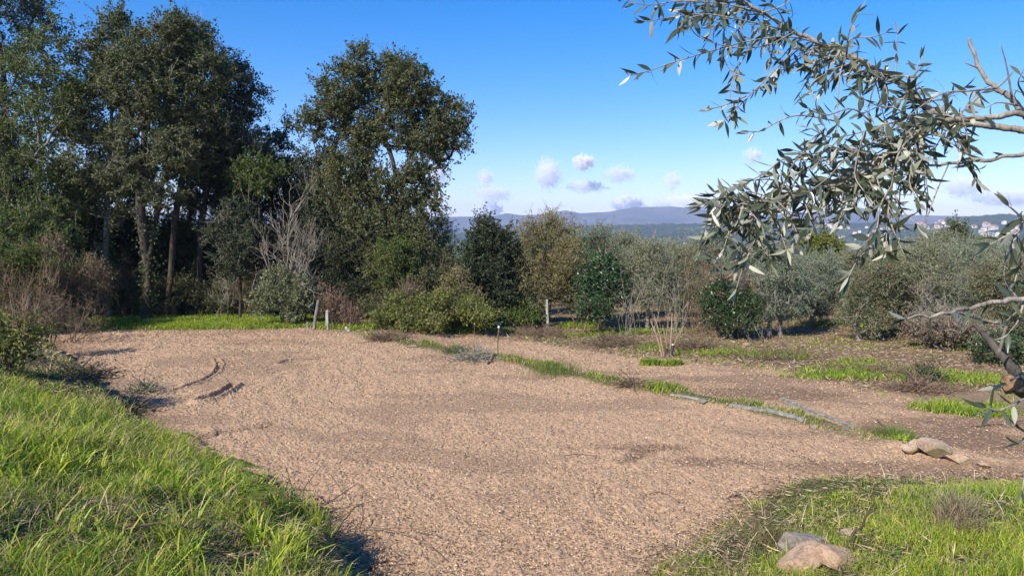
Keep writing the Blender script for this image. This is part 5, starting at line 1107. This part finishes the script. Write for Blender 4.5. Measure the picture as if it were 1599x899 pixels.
def bough(pts, d0, d1, r0, r1, twigs, leaf=None, dens=.8, gap=.021, src=None, start=.1, L=.043, auto=0):
    """pts: where the bough passes; twigs: further leafy twigs (pts, d0, d1, density)"""
    w_ = W3(pts, d0, d1); full = w_ if src is None else np.concatenate([[src], [(np.asarray(src) + w_[0]) / 2 + [0, 0, .03]], w_])
    sm = spline(full, 12 * len(full)); 
    sm += np.stack([fbm(np.arange(len(sm)) / 5.0, np.full(len(sm), 3.3 + i * 7 + r0 * 999), 77 + i, 2) - .5 for i in range(3)], 1) * .012
    g = Geo(); add_tube(g, sm - base, np.linspace(r0 * (1.6 if src is not None else 1), r1, len(sm)), 8, .10, rng); lf = Geo()
    ws = spline(w_, 12 * len(w_))
    if leaf: leafy(lf, ws - base, rng, gap, L, leaf, start)
    TW = [(W3(q[0], q[1], q[2]), q[3]) for q in twigs]
    for _ in range(auto):
        i = rng.integers(int(len(ws) * .3), len(ws)); q = ws[i]; T = unit(ws[min(i + 1, len(ws) - 1)] - ws[i - 1]); d = unit(T * .5 + rng.normal(0, .7, 3) + [0, 0, -.35]); Ln = rng.uniform(.06, .15)
        TW.append((np.array([q, q + d * Ln * .5 + [0, 0, .008], q + d * Ln + [0, 0, -.015]]), .85))
    for tw_, dn in TW:
        s_ = spline(tw_, 14); add_tube(g, s_ - base, np.linspace(max(r1 * .7, .0022), .0011, 14), 5, .1, rng)
        if dn: leafy(lf, s_ - base, rng, gap, L, dn, .12)
    b = g.obj('branch', M['near_bark'], tree_e, smooth=True, attr=False)
    if lf.n: lf.obj('leaves', M['near_leaf'], b, smooth=True, attr=False)
E0 = np.array(FORK)
bough([(1700, 235), (1640, 215), (1599, 205), (1540, 196), (1480, 185), (1440, 160), (1405, 130), (1340, 95), (1290, 72), (1240, 50), (1190, 20), (1150, -5), (1110, -30)], 1.95, 2.05, .0075, .0032,
      [([(1190, 20), (1130, 6), (1060, 2), (1010, 8), (968, -4)], 2.02, 2.0, .95), ([(1240, 50), (1170, 34), (1100, 22), (1045, 28), (1008, 34)], 2.0, 1.9, .95), ([(1290, 72), (1240, 58), (1180, 62), (1110, 80), (1050, 98), (1010, 112), (985, 118)], 2.0, 1.85, .9),
       ([(1245, 72), (1215, 105), (1180, 140), (1150, 170), (1130, 190)], 1.95, 1.85, .9), ([(1180, 62), (1150, 110), (1140, 150), (1150, 182)], 1.95, 1.9, .95), ([(1165, 150), (1130, 165), (1108, 170)], 1.88, 1.85, .9),
       ([(1322, 86), (1328, 62), (1360, 58), (1383, 52)], 1.95, 1.85, .8), ([(1322, 86), (1326, 50), (1340, 20)], 1.95, 1.9, .5), ([(1322, 86), (1312, 115), (1308, 160), (1306, 200)], 1.95, 1.9, .15), ([(1375, 112), (1362, 145), (1356, 180)], 1.95, 1.9, .3), ([(1240, 50), (1200, 70), (1150, 75), (1095, 60), (1075, 40)], 1.96, 1.9, .9),
       ([(1170, 30), (1140, 60), (1130, 90), (1150, 125)], 2.0, 1.95, .9), ([(1190, 20), (1220, 10), (1250, -10)], 2.0, 2.0, .7), ([(1340, 95), (1300, 110), (1265, 135), (1280, 170)], 2.0, 1.9, .6), ([(1100, 22), (1075, 30), (1060, 45)], 1.95, 1.9, .9), ([(1405, 130), (1380, 125), (1350, 110), (1330, 118)], 1.95, 1.9, .8)], leaf=.5, src=E0, start=.35, auto=60)
bough([(1700, 240), (1640, 212), (1600, 180), (1575, 150), (1550, 135), (1530, 105), (1514, 62)], 1.8, 1.9, .0075, .004, [([(1556, 138), (1572, 124), (1582, 112)], 1.83, 1.83, 0), ([(1580, 152), (1572, 105), (1563, 70)], 1.83, 1.8, 0), ([(1527, 106), (1506, 98)], 1.86, 1.86, 0),
       ([(1556, 138), (1500, 143), (1475, 145), (1440, 165), (1412, 188)], 1.84, 1.8, .25), ([(1590, 165), (1560, 160), (1540, 168)], 1.8, 1.8, .3), ([(1600, 150), (1590, 130), (1598, 110)], 1.8, 1.75, .6), ([(1530, 150), (1505, 172), (1478, 188)], 1.83, 1.8, .25)], src=E0 + [0, 0, -.02])
bough([(1700, 190), (1640, 180), (1599, 178), (1540, 183), (1470, 190), (1420, 215), (1380, 245), (1345, 272), (1300, 290), (1250, 300), (1200, 312), (1160, 322), (1128, 332)], 1.75, 1.7, .0055, .0022,
      [([(1440, 200), (1405, 235), (1392, 290), (1386, 340), (1383, 395)], 1.72, 1.55, 1.0), ([(1386, 335), (1396, 362), (1412, 398)], 1.6, 1.55, .9), ([(1383, 360), (1360, 385), (1340, 405), (1325, 432)], 1.6, 1.55, 1.0), ([(1392, 290), (1375, 320), (1368, 360), (1345, 385)], 1.62, 1.55, 1.0), ([(1350, 240), (1290, 250), (1250, 268), (1210, 298), (1172, 318)], 1.75, 1.7, .95),
       ([(1250, 266), (1225, 248), (1195, 270), (1150, 292), (1118, 302)], 1.72, 1.7, .9), ([(1235, 303), (1228, 335), (1240, 365), (1205, 382), (1172, 398), (1150, 388)], 1.7, 1.6, .9), ([(1195, 350), (1165, 395), (1135, 412), (1112, 405)], 1.65, 1.6, .8), ([(1170, 395), (1158, 425), (1150, 450)], 1.6, 1.58, .9), ([(1200, 312), (1170, 340), (1140, 360), (1118, 352)], 1.68, 1.65, .9),
       ([(1310, 190), (1250, 180), (1215, 190), (1190, 204), (1172, 206)], 1.78, 1.75, .45), ([(1440, 200), (1400, 190), (1350, 205), (1300, 215), (1265, 200)], 1.75, 1.7, .95), ([(1420, 215), (1380, 215), (1330, 235), (1290, 225)], 1.72, 1.68, .95), ([(1400, 230), (1360, 225), (1320, 250), (1290, 280), (1262, 300)], 1.72, 1.66, .95),
       ([(1380, 245), (1370, 280), (1385, 310), (1400, 345)], 1.7, 1.6, .95), ([(1360, 190), (1330, 170), (1290, 180), (1262, 170)], 1.75, 1.7, .85), ([(1350, 205), (1340, 240), (1335, 275), (1350, 300)], 1.7, 1.62, .9), ([(1420, 205), (1432, 240), (1420, 280), (1430, 310)], 1.7, 1.62, .9), ([(1440, 195), (1400, 170), (1370, 165), (1340, 150)], 1.75, 1.7, .85),
       ([(1395, 300), (1410, 330), (1432, 350)], 1.62, 1.58, .9), ([(1250, 300), (1262, 330), (1270, 350)], 1.68, 1.65, .8), ([(1160, 322), (1150, 350), (1132, 372)], 1.66, 1.62, .8), ([(1300, 230), (1270, 240), (1240, 235)], 1.72, 1.7, .9), ([(1290, 200), (1260, 225), (1250, 250)], 1.72, 1.7, .9)], leaf=.75, src=E0 + [0, 0, -.06], start=.28, auto=80, gap=.018)
bough([(1700, 215), (1640, 228), (1599, 240), (1540, 250), (1480, 256), (1440, 262), (1410, 272)], 1.7, 1.7, .0045, .002, [([(1482, 254), (1462, 300), (1446, 345)], 1.7, 1.65, 0), ([(1500, 175), (1510, 215), (1500, 245)], 1.72, 1.7, .45), ([(1520, 252), (1500, 225), (1485, 205)], 1.7, 1.7, .5), ([(1440, 262), (1430, 290), (1436, 318)], 1.68, 1.62, .8)], leaf=.35, src=E0 + [0, 0, -.1], start=.4)
bough([(1720, 455), (1660, 458), (1599, 466), (1560, 470), (1530, 478), (1490, 487), (1450, 494), (1414, 497)], 1.35, 1.25, .005, .0016, [([(1560, 505), (1525, 497), (1500, 490)], 1.32, 1.3, .4), ([(1590, 468), (1570, 440), (1568, 415)], 1.32, 1.3, .8), ([(1600, 466), (1590, 500), (1575, 520)], 1.33, 1.3, .7), ([(1610, 450), (1590, 420), (1595, 395)], 1.35, 1.3, .8)], leaf=.8, src=E0 + [-.1, -.05, -.35], start=.35, gap=.045, L=.043)
bough([(1720, 300), (1660, 320), (1610, 338), (1590, 360), (1578, 392)], 1.4, 1.35, .006, .002, [([(1588, 360), (1565, 372), (1546, 382)], 1.35, 1.33, .9), ([(1600, 345), (1585, 330), (1575, 322)], 1.36, 1.34, .9), ([(1580, 380), (1590, 410), (1585, 440)], 1.35, 1.33, .8)], leaf=.7, src=E0 + [-.05, -.05, -.2], start=.4, gap=.035, L=.045)
# mottled low bough with the sawn stub
g = Geo(); low = W3([(1760, 760), (1680, 690), (1625, 625), (1590, 585), (1562, 552), (1540, 525), (1522, 508)], 1.5, 1.75); s_ = spline(np.concatenate([[np.array([2.68, 1.86, TZ + .7])], low]), 50)
add_tube(g, s_ - base, np.linspace(.023, .004, 50), 10, .3, rng); add_tube(g, W3([(1650, 640), (1610, 606), (1578, 598)], 1.55, 1.5) - base, [.026, .024, .022], 10, .22, rng, n=8)
bo = g.obj('branch', M['trunk_bark'], tree_e, smooth=True, attr=False)
g = Geo(); c = W3([(1578, 598)], 1.5, 1.5)[0] - base; ax = unit(W3([(1578, 598)], 1.5, 1.5)[0] - W3([(1610, 606)], 1.52, 1.52)[0]); V, Q, T3 = tube(np.array([c - ax * .004, c + ax * .004]), [.020, .017], 16, .15, rng); g.add(V, Q); g.F[3].append(np.asarray(T3, np.int64)); g.obj('sawn_end', M['cut_wood'], bo, attr=False)
lf = Geo(); g = Geo()
for q, a, b, dn in [([(1620, 610), (1590, 628), (1560, 640), (1540, 636)], 1.45, 1.4, .8), ([(1610, 585), (1585, 590), (1570, 600)], 1.5, 1.45, .6), ([(1560, 550), (1575, 500), (1600, 480)], 1.6, 1.55, .7), ([(1640, 660), (1612, 680), (1596, 690)], 1.45, 1.4, .8), ([(1640, 680), (1605, 735), (1596, 765)], 1.45, 1.4, .3)]:
    w_ = spline(W3(q, a, b), 12); add_tube(g, w_ - base, np.linspace(.003, .0012, 12), 5); leafy(lf, w_ - base, rng, .035, .046, dn, .2)
g.obj('twigs', M['near_bark'], bo, attr=False); lf.obj('leaves', M['near_leaf'], bo, smooth=True, attr=False)
# the crown above and behind the frame, so the tree is whole from the side
Tt = lobes_to_targets([(2.9, 2.3, 4.3, .9, .7), (3.3, 1.9, 3.7, .8, .7), (2.6, 1.2, 4.2, .8, .6), (3.4, 2.9, 3.9, .8, .7)], 90, np.random.default_rng(3), .5)
Tt = Tt[(Tt[:, 0] / np.maximum(Tt[:, 1], .3) > .82) | (Tt[:, 2] > EYE + Tt[:, 1] * .5)]
NA, par, cnt = skeleton([np.array([FORK, [2.45, 2.05, 3.8], [2.7, 2.1, 4.3]])], Tt, rng); idx = np.where(par >= 0)[0]; R = .05 * (cnt / cnt.max()) ** .45 + .003
V, Q = frustums(NA[par[idx]] - base, NA[idx] - base, R[par[idx]], R[idx], 6); g = Geo(); g.add(V, Q); b = g.obj('branch', M['near_bark'], tree_e, smooth=True, attr=False)
lf = Geo(); tg = Geo()
for T_ in Tt:
    for _ in range(4):
        d = unit(rng.normal(size=3) + [0, 0, -.1]); L_ = rng.uniform(.12, .28); e_ = T_ + d * L_
        if e_[0] / max(e_[1], .2) < .74 and e_[2] < EYE + e_[1] * .45: continue
        w_ = spline(np.array([T_, T_ + d * L_ * .5 + [0, 0, .01], e_]), 6); leafy(lf, w_ - base, rng, .03, .046, .9, .1); V, Q = frustums((w_ - base)[:-1], (w_ - base)[1:], np.full(5, .0022), np.full(5, .0018), 4); tg.add(V, Q)
lf.obj('leaves', M['near_leaf'], b, smooth=True, attr=False); tg.obj('twigs', M['near_bark'], b, attr=False)
